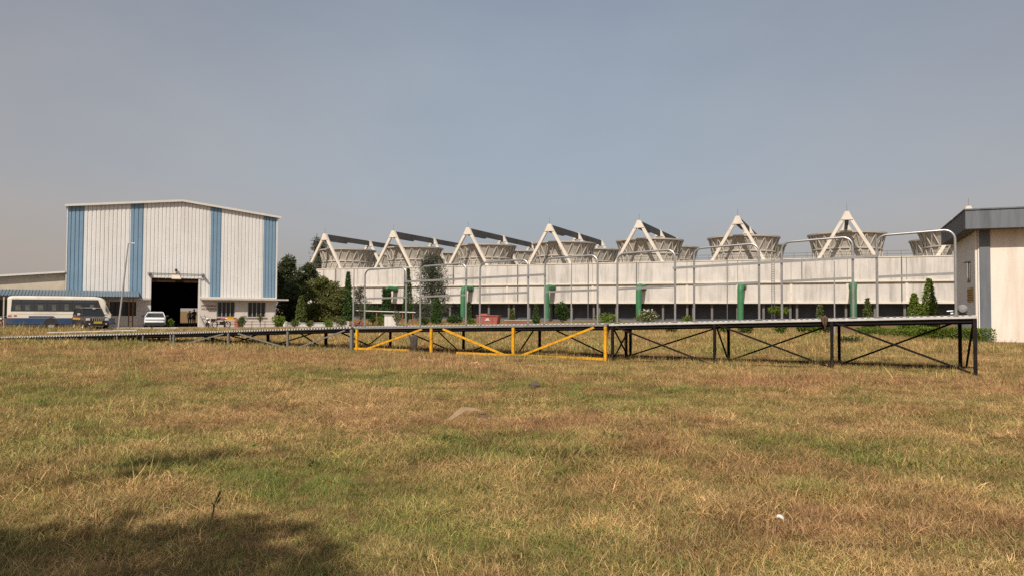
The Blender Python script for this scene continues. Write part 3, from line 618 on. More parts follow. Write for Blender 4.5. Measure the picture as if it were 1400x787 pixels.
MB().lathe([(0.0, 0.16), (0.10, 0.12), (0.13, 0.0), (0.08, -0.10), (0.03, -0.12), (0.03, -0.3)], 12, (sc_ + 0.05, -0.2, zD + 0.78)).build('lamp', M['dark_frame'], hd, True)
# name painted beside the door
txc = (sD1 + 0.1 + w1a) / 2
for t_, z_ in (('MECHANICAL', 2.12), ('WORKSHOP', 1.80)):
    inst('lettering', text_mesh(t_, 0.30, M['text_brown'], width=1.45), shed, (txc + 0.03, -0.072, z_))
MB().span(txc + 0.22, txc + 0.58, -0.12, -0.062, 0.62, 0.86).build('meter_box', M['rust_paint'], shed)
MB().tube((w1a - 0.08, -0.1, 0), (w1a - 0.08, -0.1, 2.7), 0.03, 6).build('drain_pipe', M['ledge'], shed)

# lean-to block on the left
annex = empty('lean_to_block', WH_A, WH_RZ); tag(annex, 'low cream lean-to block with sloping roof left of the striped shed', 'building')
MB().prism([(-9.0, 0), (-0.06, 0), (-0.06, 4.98), (-9.0, 4.10)], 'y', 0.3, 10).build('wall', M['cream'], annex)
MB().prism([(-9.3, 4.10), (-0.06, 5.0), (-0.06, 5.16), (-9.3, 4.28)], 'y', -0.15, 10.3).build('roof', M['trim'], annex)
MB().span(-9, -0.06, -0.3, 0.29, 2.62, 2.80).build('ledge', M['ledge'], annex)
for x_ in (-6.2, -3.4):
    wd = MB(); wd.span(x_, x_ + 1.8, 0.26, 0.295, 0.9, 2.5); o = wd.build('window', M['glass'], annex)
    for k in range(4): MB().span(x_ + 0.58 * k - 0.02, x_ + 0.58 * k + 0.06, 0.20, 0.258, 0.9, 2.5).build('mullion', M['dark_frame'], o)
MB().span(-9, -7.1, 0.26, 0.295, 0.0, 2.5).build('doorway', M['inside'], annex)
# blue awning along both
aw = empty('awning', WH_A, WH_RZ); tag(aw, 'long blue-grey ribbed metal awning on thin posts left of the dark doorway', 'awning')
aS1 = wh_s(188.5); zt_, zb_, dep_ = 3.42, 2.86, 2.2
s_ = -9.0
while s_ < aS1 - 0.1:
    e_ = min(s_ + 1.0, aS1); b_ = MB(); n_ = 4; p_ = (e_ - s_) / n_
    for k in range(n_):
        xa = s_ + k * p_
        for (u0, h0), (u1, h1) in (((0.02, 0), (0.7, 0)), ((0.7, 0), (0.76, 0.05)), ((0.76, 0.05), (0.94, 0.05)), ((0.94, 0.05), (1.0, 0))):
            b_.add([(xa + u0 * p_, -0.08, zt_ + h0), (xa + u1 * p_, -0.08, zt_ + h1), (xa + u1 * p_, -dep_, zb_ + h1), (xa + u0 * p_, -dep_, zb_ + h0)], [(0, 1, 2, 3)])
            b_.add([(xa + u0 * p_, -0.08, zt_ - 0.03), (xa + u1 * p_, -0.08, zt_ - 0.03), (xa + u1 * p_, -dep_, zb_ - 0.03), (xa + u0 * p_, -dep_, zb_ - 0.03)], [(3, 2, 1, 0)])
    b_.build('roof_sheet', M['blue_roof'], aw, fix=False); s_ += 1.0
MB().beam((-9, -dep_ + 0.06, zb_ - 0.08), (aS1, -dep_ + 0.06, zb_ - 0.08), 0.06, 0.09).build('edge_beam', M['dark_frame'], aw)
MB().beam((-9, -0.16, zt_ - 0.1), (aS1, -0.16, zt_ - 0.1), 0.06, 0.09).build('edge_beam', M['dark_frame'], aw)
for x_ in (-8, -4.5, -1.0, 2.4, wh_s(176, -2.1), wh_s(181.5, -2.1)):
    MB().span(x_ - 0.05, x_ + 0.05, -dep_ + 0.02, -dep_ + 0.12, 0, zb_ - 0.12).build('post', M['ledge'] if x_ < 5 else M['rust_paint'], aw)
MB().beam((wh_s(176, -2.1), -dep_ + 0.07, 0.62), (wh_s(181.5, -2.1), -dep_ + 0.07, 0.62), 0.05, 0.06).build('rail', M['rust_paint'], aw)

# concrete road in front of the shed
b_ = MB(); b_.span(-60, 62, -8.4, -4.6, -0.2, 0.012); o = b_.build('road', M['road'], loc=WH_A, rz=WH_RZ); tag(o, kind='structure')
b_ = MB(); b_.span(-60, 34, -4.598, 0.28, -0.2, 0.05); o = b_.build('pavement', M['road'], loc=WH_A, rz=WH_RZ); tag(o, kind='structure')
ks = MB().span(0, 2.38, -0.12, 0.12, 0, 0.2).mesh('kerb_stone', M['white_paint'])
kb = empty('kerb', WH_A - WH_N * 8.6, WH_RZ); tag(kb, 'pale concrete kerb stones along the road before the shed', 'kerb')
for k in range(4): inst('kerb_stone', ks, kb, (wh_s(150, -8.6) + 2.4 * k * 0.55, 0, 0.0), 0, (0.54, 1, 1))

# ------------------------------------------------------------------ building on the right edge
RB = Vector((28.35, 46.6, 0))
rb = empty('grey_trimmed_building', RB, TW_RZ); tag(rb, 'cream building with grey roof fascia and grey corner pilaster at right edge', 'building')
HW, LD, LW = 6.75, 10.2, 14.0
MB().span(0.55, LW, 0.06, LD, 0, HW - 0.004).build('front_wall', M['right_wall'], rb)
MB().span(-0.02, 0.546, 0.10, LD - 0.01, 0, HW - 0.002).build('side_wall', M['right_side'], rb)
MB().span(0.06, 0.62, 0.0, 0.099, 0, HW - 0.003).build('corner_pilaster', M['grey_building'], rb)
MB().span(3.0, 3.55, 0.0, 0.06, 0, HW - 0.003).build('pilaster', M['right_side'], rb)
fa = MB(); fa.span(-0.80, LW, -1.0, LD + 0.7, HW, HW + 1.12); fa.build('fascia', M['grey_building'], rb)
MB().span(-0.86, LW + 0.05, -1.06, LD + 0.76, HW + 1.123, HW + 1.20).build('roof_edge', M['grey_building'], rb)
dp_ = MB(); dp_.tube((-0.10, 0.22, 0), (-0.10, 0.22, HW - 0.02), 0.07, 8); dp_.build('drain_pipe', M['right_wall'], rb, True)
for y0, y1, z0, z1 in ((3.0, 4.3, 3.7, 5.0),):
    o = MB().span(-0.045, -0.022, y0, y1, z0, z1).build('window', M['glass'], rb); MB().span(-0.35, -0.023, y0 - 0.15, y1 + 0.15, z1 + 0.01, z1 + 0.09).build('sunshade', M['right_side'], o); MB().span(-0.07, -0.046, y0 + 0.5, y0 + 0.56, z0, z1).build('mullion', M['dark_frame'], o)
o = MB().span(-0.07, -0.022, 1.9, 4.2, 2.45, 3.35).build('notice_board', M['notice'], rb)
for k in range(5): MB().span(-0.085, -0.071, 2.0, 4.0 - 0.2 * (k % 2), 2.55 + 0.15 * k, 2.61 + 0.15 * k).build('text_line', M['text_brown'], o)
dr = MB(); dr.span(-0.06, -0.022, 7.9, 9.2, 0, 2.2); dr.build('door', M['white_paint'], rb)
#PART4
# ------------------------------------------------------------------ raised steel walkway, four bolted sections
RW = 2.2
class Section:
    def __init__(s, left, right, zl, zr, name, label):
        s.l, s.r = Vector(left), Vector(right); d = s.r - s.l; s.len = d.length; s.u = d / s.len; s.n = Vector((-s.u.y, s.u.x, 0)); s.zl, s.zr = zl, zr
        s.root = empty(name, s.l, math.atan2(s.u.y, s.u.x)); tag(s.root, label, 'walkway', 'sections of the raised steel walkway')
    def x(s, px, w=0.0):                          # pixel column to distance along the section, on the line w behind the near edge
        r = at(px, 427, 1.0).x; o = s.l + s.n * w; return (r * o.y - o.x) / (s.u.x - r * s.u.y)
    def z(s, x): return s.zl + (s.zr - s.zl) * x / s.len
    def gz(s, x, w): p = s.l + s.u * x + s.n * w; return float(gz(p.x, p.y))
    def deck(s, edge_m, rib_m, thick=0.10, ribs=0.06):
        a, b = 0.01, s.len - 0.01
        for w in (0.0, RW):
            MB().beam((a, w, s.z(a) - thick / 2), (b, w, s.z(b) - thick / 2), 0.06, thick).build('side_rail', edge_m, s.root, bevel=0.008)
        pl = MB(); pl.beam((a, RW / 2, s.z(a) - 0.055), (b, RW / 2, s.z(b) - 0.055), RW - 0.07, 0.03); pl.build('deck_plate', M['grey_paint'], s.root)
        MB().beam((a, 0.06, s.z(a) - thick - 0.055), (b, 0.06, s.z(b) - thick - 0.055), 0.05, 0.10).build('edge_bearer', M['black_paint'], s.root)
        jm = MB().box((0, RW / 2, 0), (0.07, RW - 0.08, 0.10)).mesh('joist', M['black_paint'])
        x_ = 0.4
        while x_ < s.len: inst('joist', jm, s.root, (x_, 0, s.z(x_) - 0.125)); x_ += 1.2
        for w in (0.18, RW - 0.18): MB().beam((a, w, s.z(a) - 0.185), (b, w, s.z(b) - 0.185), 0.06, 0.10).build('bearer', M['black_paint'], s.root)
        if ribs:
            rm_ = MB(); x_ = 0.06
            while x_ < s.len - 0.03:
                zz = s.z(x_); rm_.box((x_, RW / 2, zz + 0.012 - ribs / 2 + rng.uniform(0, .005)), (0.075, RW + 0.07 + ribs * 0.7, ribs)); x_ += 0.165
            o = rm_.build('deck_rung', rib_m, s.root); o['kind'] = 'stuff'
    def post(s, px, w, m, size=0.085, top=-0.10, lean=0.0):
        x_ = s.x(px, w); s.post_at(x_, w, m, size, top, lean)
    def post_at(s, x_, w, m, size=0.085, top=-0.10, lean=0.0):
        MB().beam((x_ + lean, w, s.gz(x_, w) - 0.05), (x_, w, s.z(x_) + top), size, size, up=(0, 1, 0)).build('post', m, s.root, bevel=0.006)
        MB().box((x_ + lean, w, s.gz(x_, w) + 0.012), (0.2, 0.2, 0.02)).build('foot_plate', m, s.root)
    def diag(s, pxa, ea, pxb, eb, w, m, size=0.05, w2=None):
        w2 = w if w2 is None else w2
        xa, xb = s.x(pxa, w), s.x(pxb, w2)
        za = s.z(xa) - 0.13 if ea == 't' else s.gz(xa, w) + 0.06; zb = s.z(xb) - 0.13 if eb == 't' else s.gz(xb, w2) + 0.06
        MB().beam((xa, w, za), (xb, w2, zb), size, size * 0.8, up=(0, 1, 0)).build('brace', m, s.root)
    def sill(s, w, m, a=None, b=None, size=0.07, lift=0.0):
        a = 0.05 if a is None else a; b = s.len - 0.05 if b is None else b; n_ = 6; pts = [a + (b - a) * k / n_ for k in range(n_ + 1)]
        MB().beam((a, w, s.gz(a, w) + 0.035 + lift), (b, w, s.gz(b, w) + 0.035 + lift), size, size).build('ground_rail', m, s.root)
    def hoop(s, pa, pb, h=2.31, r=0.034):
        xa, xb = s.x(pa), s.x(pb); R_ = 0.26
        za, zb = s.z(xa) + 0.002, s.z(xb) + 0.002; dz = zb - za
        pts = [(xa, 0.0, za), (xa, 0.0, za + h - R_)]
        for k in range(1, 6): t = k * math.pi / 12; pts.append((xa + R_ * (1 - math.cos(t)), 0, za + h - R_ + R_ * math.sin(t)))
        pts.append((xa + R_, 0, za + h)); pts.append((xb - R_, 0, zb + h))
        for k in range(1, 6): t = k * math.pi / 12; pts.append((xb - R_ + R_ * math.sin(t), 0, zb + h - R_ + R_ * math.cos(t)))
        pts += [(xb, 0, zb + h - R_), (xb, 0, zb)]
        o = MB().path(pts, r, 10).build('railing_hoop', M['galv'], s.root, True)
        MB().beam((xa, -0.0, za + h * 0.49), (xb, 0.0, zb + h * 0.49), 0.045, 0.07).build('mid_rail', M['galv'], o)
        for x_, z_ in ((xa, za), (xb, zb)): MB().box((x_, 0, z_ + 0.012), (0.15, 0.1, 0.02)).build('base_plate', M['galv'], o)
    def rail(s, pa, pb, h):
        xa, xb = s.x(pa), s.x(pb); MB().beam((xa, -0.06, s.z(xa) + h), (xb, -0.06, s.z(xb) + h), 0.045, 0.075).build('hand_rail', M['galv'], s.root)

UD = Vector((0.862, -0.508, 0)).normalized(); PR = Vector((12.42, 20.5, 0))
pBl = PR - UD * 10.62; pYl = PR - UD * 21.95; pYr = PR - UD * 10.68; pGl = Vector((-16.7, 37.55, 0)); pGr = PR - UD * 22.0
pGGr = pGl - Vector((0.04, -0.01, 0)); pGGl = Vector((-28.5, 40.6, 0))
B = Section(pBl, PR, 1.262, 1.60, 'walkway_section', 'walkway section on black crossed legs with four tall railing hoops, rightmost')
B.deck(M['deck_galv'], M['rail_grey'], 0.085, 0.02)
for px in (837.5, 977, 1137): B.post(px, 0.0, M['black_paint'], 0.085)
B.post_at(B.len - 0.06, 0.0, M['black_paint'], 0.10)
for px in (862, 996, 1147): B.post(px, RW, M['black_paint'], 0.085)
B.post_at(B.len - 0.42, RW, M['black_paint'], 0.10)
B.post(856, RW - 0.25, M['rust_paint'], 0.09)
B.diag(842, 't', 968, 'b', 0.0, M['black_paint']); B.diag(861, 'b', 994, 't', RW, M['black_paint'])
B.diag(982, 't', 1135, 'b', 0.0, M['black_paint']); B.diag(1000, 'b', 1145, 't', RW, M['black_paint'])
B.diag(1142, 't', 1326, 'b', 0.0, M['black_paint'], 0.055); B.diag(1150, 'b', 1314, 't', RW, M['black_paint'], 0.055)
B.diag(838, 't', 858, 'b', 0.04, M['black_paint'], 0.045, RW - 0.04); B.diag(838, 'b', 862, 't', 0.04, M['black_paint'], 0.045, RW - 0.04)
B.diag(979, 't', 995, 'b', 0.04, M['black_paint'], 0.045, RW - 0.04)
B.diag(1331, 't', 1320, 'b', 0.05, M['black_paint'], 0.06, RW - 0.05)
B.sill(0.0, M['black_paint'], B.x(862), B.x(1147)); B.sill(RW, M['black_paint'])
for a_, b2 in ((844, 923), (949, 1038), (1069, 1166.5), (1199.5, 1307)): B.hoop(a_, b2)
B.rail(921, 1200, 1.72)
Y = Section(pYl, pYr, 0.985, 1.258, 'walkway_section', 'walkway section on bright yellow posts and braces with four railing hoops')
Y.deck(M['rail_grey'], M['deck_galv'], 0.09, 0.04)
yp = M['yellow_paint']
for px in (488.5, 590, 702, 828): Y.post(px, 0.0, yp, 0.095)
Y.diag(497, 'b', 577, 't', 0.0, yp, 0.072); Y.diag(606, 't', 690, 'b', 0.0, yp, 0.072); Y.diag(713, 'b', 812, 't', 0.0, yp, 0.072)
Y.sill(0.0, yp, 0.05, Y.x(560), 0.085, 0.07); Y.sill(0.0, yp, Y.x(625), Y.len - 0.1, 0.085, 0.05)
for px in (534, 634, 738): Y.post(px, RW, M['rust_paint'], 0.09)
Y.diag(548, 't', 617, 'b', RW, M['rust_paint']); Y.diag(645, 'b', 722, 't', RW, M['rust_paint']); Y.diag(752, 't', 832, 'b', RW, M['rust_paint'])
Y.diag(496, 'b', 531, 't', 0.06, M['rust_paint'], 0.05, RW - 0.05); Y.diag(596, 't', 627, 'b', 0.06, M['rust_paint'], 0.05, RW - 0.05); Y.diag(707, 'b', 732, 't', 0.06, M['rust_paint'], 0.05, RW - 0.05)
Y.sill(RW, M['rust_paint'])
for a_, b2 in ((498.5, 555), (574.5, 637), (656, 722), (745, 817)): Y.hoop(a_, b2)
Y.rail(554, 746, 1.74)
G = Section(pGl, pGr, 0.535, 0.98, 'walkway_section', 'low walkway section on plain grey posts, sloping down left of the yellow one')
gp = M['grey_paint']
G.deck(M['rail_dark'], M['deck_galv'], 0.09, 0.065)
for px in (238.5, 313, 394): G.post(px, 0.0, gp, 0.09)
G.post_at(G.len - 0.07, 0.0, gp, 0.12)
for px in (282, 291, 367, 446): G.post(px, RW, M['black_paint'], 0.11)
for a_, ea, b2, eb in ((270, 't', 310, 'b'), (307, 't', 355, 'b'), (325, 'b', 358, 't'), (381, 'b', 436, 't'), (408, 't', 436, 'b'), (461, 't', 510, 'b')): G.diag(a_, ea, b2, eb, RW, M['black_paint'], 0.055)
for a_, ea, b2, eb in ((254, 'b', 306, 't'), (326, 't', 388, 'b'), (409, 'b', 472, 't')): G.diag(a_, ea, b2, eb, 0.0, gp, 0.055)
G.sill(0.0, gp, None, None, 0.09); G.sill(RW, M['black_paint'])
K = Section(pGGl, pGGr, 0.15, 0.53, 'walkway_section', 'lowest walkway section running down to the grass at far left')
K.zl, K.zr = 0.12, 0.53
K.deck(M['rail_dark'], M['deck_galv'], 0.07, 0.055)
for px in (50, 83, 118, 161, 196.5, 234): K.post(px, 0.0, gp, 0.07)
for px in (30, 62, 92, 130, 184, 191, 218): K.post(px, RW, M['black_paint'], 0.09)
K.sill(0.0, gp, K.x(40), None, 0.06); K.sill(RW, M['black_paint'])
for px in (60, 100, 113, 143, 158, 188): K.post(px, RW + 0.02, gp, 0.035, 0.20)
xs_ = K.x(65, RW), K.x(188, RW)
MB().beam((xs_[0], RW + 0.02, K.z(xs_[0]) + 0.18), (xs_[1], RW + 0.02, K.z(xs_[1]) + 0.18), 0.035, 0.04).build('toe_rail', M['deck_galv'], K.root)

# things left on the walkway
def rag(name, label, sec, x_, w, z0, drop, wide, m, seed):
    q = random.Random(seed); nx, nz_ = 7, 9; V, F = [], []
    for j in range(nz_):
        f = j / (nz_ - 1); half = wide * (1 - 0.93 * f ** 1.2) * (1 + 0.15 * q.uniform(-1, 1)); dx = 0.18 * f * wide
        for i in range(nx):
            t_ = i / (nx - 1) * 2 - 1; V.append((t_ * half + dx, -0.03 + 0.05 * math.sin(i * 2.1 + j * 0.5) * (0.4 + f), -drop * f + 0.04 * math.cos(i * 1.7)))
    F = [(j * nx + i, j * nx + i + 1, (j + 1) * nx + i + 1, (j + 1) * nx + i) for j in range(nz_ - 1) for i in range(nx - 1)]
    o = MB().add(V, F).build(name, m, smooth=True); p = sec.l + sec.u * x_ + sec.n * w; o.location = (p.x, p.y, z0); o.rotation_euler = (0, 0, math.atan2(sec.u.y, sec.u.x))
    sm = o.modifiers.new('thickness', 'SOLIDIFY'); sm.thickness = 0.012
    return tag(o, label, 'cloth')
x_ = Y.x(566, -0.06); rag('rag', 'dark grey cloth hanging from the brace inside the yellow walkway section', Y, x_, -0.07, 0.70, 0.72, 0.24, M['cloth'], 3)
x_ = B.x(1127, -0.05); rag('rag', 'brown rag slung over the deck edge above black crossed legs', B, x_, -0.06, B.z(x_) + 0.07, 0.36, 0.10, M['rag'], 5)
p = B.l + B.u * (B.x(1316) ) + B.n * 0.25
fl = empty('work_lamp', (p.x, p.y, B.z(B.len - 0.35) + 0.02), math.atan2(B.u.y, B.u.x)); tag(fl, 'round grey metal lamp head on the right end of the walkway deck', 'lamp')
MB().lathe([(0.0, -0.11), (0.08, -0.10), (0.125, -0.05), (0.135, 0.0), (0.135, 0.03), (0.10, 0.035), (0, 0.04)], 16, (0, 0, 0.145), 'y').build('lamp_head', M['rail_grey'], fl, True)
MB().box((0, 0, 0.015), (0.2, 0.16, 0.03)).build('base', M['black_paint'], fl)
MB().path([(-0.15, 0, 0.03), (-0.155, 0, 0.155), (-0.13, 0, 0.155)], 0.012, 6).build('yoke', M['black_paint'], fl)
x_ = B.x(1303); p = B.l + B.u * x_ + B.n * 0.2
vl = empty('clamp', (p.x, p.y, B.z(x_) + 0.022), math.atan2(B.u.y, B.u.x)); tag(vl, 'small metal clamp with a bar handle beside the round lamp head', 'clamp')
MB().box((0, 0, 0.03), (0.14, 0.1, 0.06)).build('body', M['galv'], vl, bevel=0.01); MB().tube((-0.15, 0, 0.10), (0.10, 0, 0.12), 0.016, 8).build('handle', M['galv'], vl); MB().tube((0, 0, 0.05), (0, 0, 0.12), 0.018, 8).build('screw', M['galv'], vl)

# ------------------------------------------------------------------ wheels and vehicles
def wheel(parent, x, y, r, w, side):
    o = MB().lathe([(r * 0.62, -w / 2), (r * 0.93, -w / 2), (r, -w * 0.35), (r, w * 0.35), (r * 0.93, w / 2), (r * 0.62, w / 2), (r * 0.62, -w / 2)], 24, (0, 0, 0), 'y').build('wheel', M['rubber'], parent, True, loc=(x, y, r))
    MB().lathe([(0, side * w * 0.36), (r * 0.22, side * w * 0.38), (r * 0.3, side * w * 0.22), (r * 0.55, side * w * 0.25), (r * 0.63, side * w * 0.48), (r * 0.63, -side * w * 0.4)], 20, (0, 0, 0), 'y').build('rim', M['rim'], o, True)
    return o
def ring(x, pts): return [(x, y, z) for y, z in pts]
def rounded(hw, z0, z1, rt, rb=0.05, tuck=0.0, n=4):
    """cross-section of a body: rounded roof corners, slightly tucked sides"""
    p = [(-hw + rb, z0), (hw - rb, z0), (hw, z0 + rb)]
    for k in range(n + 1): t = math.pi / 2 * k / n; p.append((hw - tuck - rt + rt * math.cos(t), z1 - rt + rt * math.sin(t)))
    for k in range(n + 1): t = math.pi / 2 * (1 + k / n); p.append((-hw + tuck + rt + rt * math.cos(t), z1 - rt + rt * math.sin(t)))
    p.append((-hw, z0 + rb)); return p

# bus; local x forward, y left, the camera sees its right (-y) side
BL, BW, BH = 7.9, 1.08, 2.80
bus_p = on_ground(9, 63.2); bus_f = Vector((0.90, 0.43, 0)).normalized()
bus = empty('bus', bus_p + Vector((-bus_f.y, bus_f.x, 0)) * 1.1, math.atan2(bus_f.y, bus_f.x)); tag(bus, 'white and dark blue passenger bus parked under the blue awning', 'bus')
ub = MB()
secs = []
for x_, zl_, zr_ in ((0.02, 1.02, 2.62), (0.10, 1.0, 2.72), (0.35, 1.0, 2.79), (1.2, 1.0, 2.80), (4, 1.0, 2.80), (6.3, 1.0, 2.78), (6.75, 1.0, 2.72), (7.0, 1.0, 2.58), (7.15, 1.0, 2.38)): secs.append(ring(x_, rounded(BW, zl_, zr_, 0.20, 0.02, 0.05)))
for x_, zr_ in ((7.42, 1.75), (7.62, 1.32)): secs.append(ring(x_, rounded(BW - 0.02, 1.0, zr_, 0.12, 0.02, 0.05)))
ub.loft(secs); ub.build('body', M['bus_white'], bus, True)
lo = MB(); lo.loft([ring(0.0, rounded(BW + 0.005, 0.42, 0.96, 0.02, 0.05)), ring(7.55, rounded(BW + 0.005, 0.42, 0.96, 0.02, 0.05)), ring(7.86, rounded(BW - 0.12, 0.45, 0.90, 0.02, 0.05))]); lo.build('skirt', M['bus_blue'], bus)
bl = MB(); bl.span(0.05, 7.6, -BW - 0.004, BW + 0.004, 0.965, 1.30); bl.build('waist_panel', M['bus_white'], bus)
MB().add([(1.55, -BW - 0.012, 0.99), (3.5, -BW - 0.012, 0.99), (3.3, -BW - 0.012, 1.13), (1.55, -BW - 0.012, 1.13)], [(0, 1, 2, 3)]).build('stripe', M['bus_blue'], bus)
MB().span(0.2, 7.55, -BW - 0.018, -BW - 0.006, 1.30, 1.345).build('rub_rail', M['bus_white'], bus)
# window band and panes on both sides
for sd in (-1, 1):
    y_ = sd * (BW + 0.004); band = MB(); band.add([(0.28, y_, 1.52), (6.95, y_, 1.52), (6.62, sd * (BW - 0.035), 2.50), (0.34, sd * (BW - 0.035), 2.50)], [(0, 1, 2, 3) if sd < 0 else (3, 2, 1, 0)]); band.build('window_band', M['dark_frame'], bus, fix=False)
    xw = [0.36, 1.02, 1.95, 2.88, 3.81, 4.74, 5.67, 6.55]
    for a_, b2 in zip(xw, xw[1:]):
        pane = MB(); yb = sd * (BW + 0.012); yt = sd * (BW - 0.022)
        pane.add([(a_ + 0.05, yb, 1.57), (b2 - 0.05, yb, 1.57), (b2 - 0.05, sd * (BW - 0.008), 2.17), (a_ + 0.05, sd * (BW - 0.008), 2.17)], [(0, 1, 2, 3)])
        w_ = pane.build('window', M['bus_glass'], bus, fix=False)
        MB().add([(a_ + 0.05, sd * (BW - 0.008), 2.23), (b2 - 0.05, sd * (BW - 0.008), 2.23), (b2 - 0.05, yt, 2.45), (a_ + 0.05, yt, 2.45)], [(0, 1, 2, 3)]).build('top_pane', M['bus_glass'], w_, fix=False)
        if sd < 0: MB().span(a_ + 0.14 + 0.2 * rng.random(), a_ + 0.62, -BW - 0.0145, -BW - 0.0125, 1.60, 1.95 + 0.2 * rng.random()).build('curtain', M['curtain'], w_)
ws = MB(); ws.add([(7.175, -0.92, 2.32), (7.175, 0.92, 2.32), (7.64, 0.95, 1.36), (7.64, -0.95, 1.36)], [(0, 1, 2, 3)]); ws.build('windscreen', M['glass'], bus)
for s in (-1, 1):
    MB().lathe([(0, 0.05), (0.09, 0.03), (0.12, 0)], 14, (7.72, s * 0.72, 0.74), 'x').build('headlight', M['lamp'], bus, True)
    o = MB().span(7.2, 7.26, s * 1.18 - 0.08, s * 1.18 + 0.08, 1.55, 1.95).build('mirror', M['car_trim'], bus); MB().tube((7.2, s * 1.0, 2.2), (7.23, s * 1.18, 1.93), 0.015, 5).build('arm', M['car_trim'], o)
    wheel(bus, 3.15, s * 0.95, 0.42, 0.24, s); wheel(bus, 6.55, s * 0.95, 0.42, 0.24, s)
    for xw_ in (3.15, 6.55):
        MB().lathe([(0.44, s * (BW + 0.012)), (0.52, s * (BW + 0.012)), (0.52, s * (BW - 0.2)), (0.44, s * (BW - 0.2))], 16, (xw_, 0, 0.46), 'y', 0, math.pi).build('wheel_arch', M['car_trim'], bus)
        MB().lathe([(0.0, s * (BW + 0.008)), (0.44, s * (BW + 0.008))], 16, (xw_, 0, 0.46), 'y', 0, math.pi).build('arch_void', M['car_trim'], bus)
MB().span(7.84, 7.92, -1.0, 1.0, 0.40, 0.58).build('bumper', M['car_trim'], bus, bevel=0.02); MB().span(0.1, 0.36, -BW - 0.012, -BW - 0.0045, 1.05, 1.2).build('tail_lamp', M['red_paint'], bus)
MB().span(0.5, 0.72, -BW - 0.013, -BW - 0.0045, 1.06, 1.22).build('fuel_flap', M['red_paint'], bus)
MB().span(-0.05, 0.05, -0.95, 0.95, 0.45, 0.6).build('rear_bumper', M['car_trim'], bus)

def car(name, label, loc, heading, L, Wd, body_m, prof, belt, glass, wheels, wr, kt=0.80):
    """prof: (x, z_bottom, z_top) stations of the lower body; glass: greenhouse (x_base0, x_top0, x_top1, x_base1, z_roof)"""
    root = empty(name, loc, math.atan2(heading.y, heading.x)); hw = Wd / 2
    b_ = MB(); secs = []
    for x_, z0, z1, k in prof:
        w_ = hw * k; secs.append([(x_, -w_ * 0.94, z0), (x_, w_ * 0.94, z0), (x_, w_, z0 + 0.14), (x_, w_, z1 - 0.20), (x_, w_ * 0.95, z1 - 0.04), (x_, w_ * 0.84, z1), (x_, -w_ * 0.84, z1), (x_, -w_ * 0.95, z1 - 0.04), (x_, -w_, z1 - 0.20), (x_, -w_, z0 + 0.14)])
    b_.loft(secs); b_.build('body', body_m, root, True)
    xb0, xt0, xt1, xb1, zr = glass; wb, wt = hw * 0.93, hw * kt
    zb = belt - 0.03
    g_ = MB(); g_.add([(xb0, -wb, zb), (xb1, -wb, zb), (xb1, wb, zb), (xb0, wb, zb), (xt0, -wt, zr - 0.07), (xt1, -wt, zr - 0.07), (xt1, wt, zr - 0.07), (xt0, wt, zr - 0.07)], [(3, 2, 1, 0), (4, 5, 6, 7), (0, 1, 5, 4), (1, 2, 6, 5), (2, 3, 7, 6), (3, 0, 4, 7)])
    g_.build('windows', M['glass'], root)
    rf_ = MB(); secs = []
    for x_, dz in ((xt0 - 0.05, -0.06), (xt0 + 0.15, 0.0), ((xt0 + xt1) / 2, 0.03), (xt1 - 0.15, 0.0), (xt1 + 0.06, -0.06)):
        secs.append([(x_, -wt - 0.03, zr - 0.09), (x_, wt + 0.03, zr - 0.09), (x_, wt + 0.01, zr - 0.03 + dz), (x_, wt * 0.8, zr + dz), (x_, -wt * 0.8, zr + dz), (x_, -wt - 0.01, zr - 0.03 + dz)])
    rf_.loft(secs); rf_.build('roof', body_m, root, True)
    for s in (-1, 1):
        for fb, ft in ((0, 0), (0.36, 0.33), (0.66, 0.68), (1, 1)):
            MB().beam((xb0 + (xb1 - xb0) * fb, s * (wb + 0.005), zb), (xt0 + (xt1 - xt0) * ft, s * (wt + 0.008), zr - 0.06), 0.075, 0.05, up=(0, 1, 0)).build('pillar', body_m, root)
        for x_ in wheels:
            wheel(root, x_, s * (hw - 0.10), wr, 0.21, s)
            MB().lathe([(wr + 0.02, s * (hw + 0.012)), (wr + 0.09, s * (hw + 0.018)), (wr + 0.09, s * (hw - 0.12)), (wr + 0.02, s * (hw - 0.12))], 14, (x_, 0, wr + 0.02), 'y', -0.2, math.pi + 0.2).build('wheel_arch', M['car_trim'], root)
        o = MB().box((xb1 - 0.25, s * (hw + 0.13), belt + 0.10), (0.10, 0.20, 0.17)).build('mirror', M['car_trim'] if body_m is M['car_white'] else M['lamp'], root, bevel=0.03)
        MB().span(xb1 - 1.05, xb1 - 0.90, s * (hw + 0.004) - 0.012, s * (hw + 0.004) + 0.012, belt - 0.28, belt - 0.24).build('door_handle', M['chrome'], root)
    return root
d_ = Vector((0.687, -0.727, 0))
jp = car('jeep', '', on_ground(123.5, 62.6), d_, 4.1, 1.74, M['dark_car'], ((-1.95, 0.55, 1.05, 0.93), (-1.85, 0.48, 1.18, 1), (-0.6, 0.45, 1.20, 1), (0.75, 0.45, 1.20, 1), (1.0, 0.45, 1.16, 1), (1.9, 0.50, 1.08, 0.97), (2.02, 0.55, 0.98, 0.93)), 1.20, (-1.82, -1.68, 0.42, 0.92, 1.83), (-1.2, 1.32), 0.36)
tag(jp, 'dark brown jeep with yellow number plate parked before the bus', 'jeep')
MB().span(2.0, 2.06, -0.46, 0.46, 0.80, 0.99).build('grille', M['car_trim'], jp)
for k in range(6): MB().span(2.055, 2.075, -0.40 + k * 0.15, -0.34 + k * 0.15, 0.80, 0.98).build('grille_bar', M['chrome'], jp)
MB().span(1.98, 2.07, -0.48, 0.48, 1.0, 1.06).build('bonnet_trim', M['chrome'], jp)
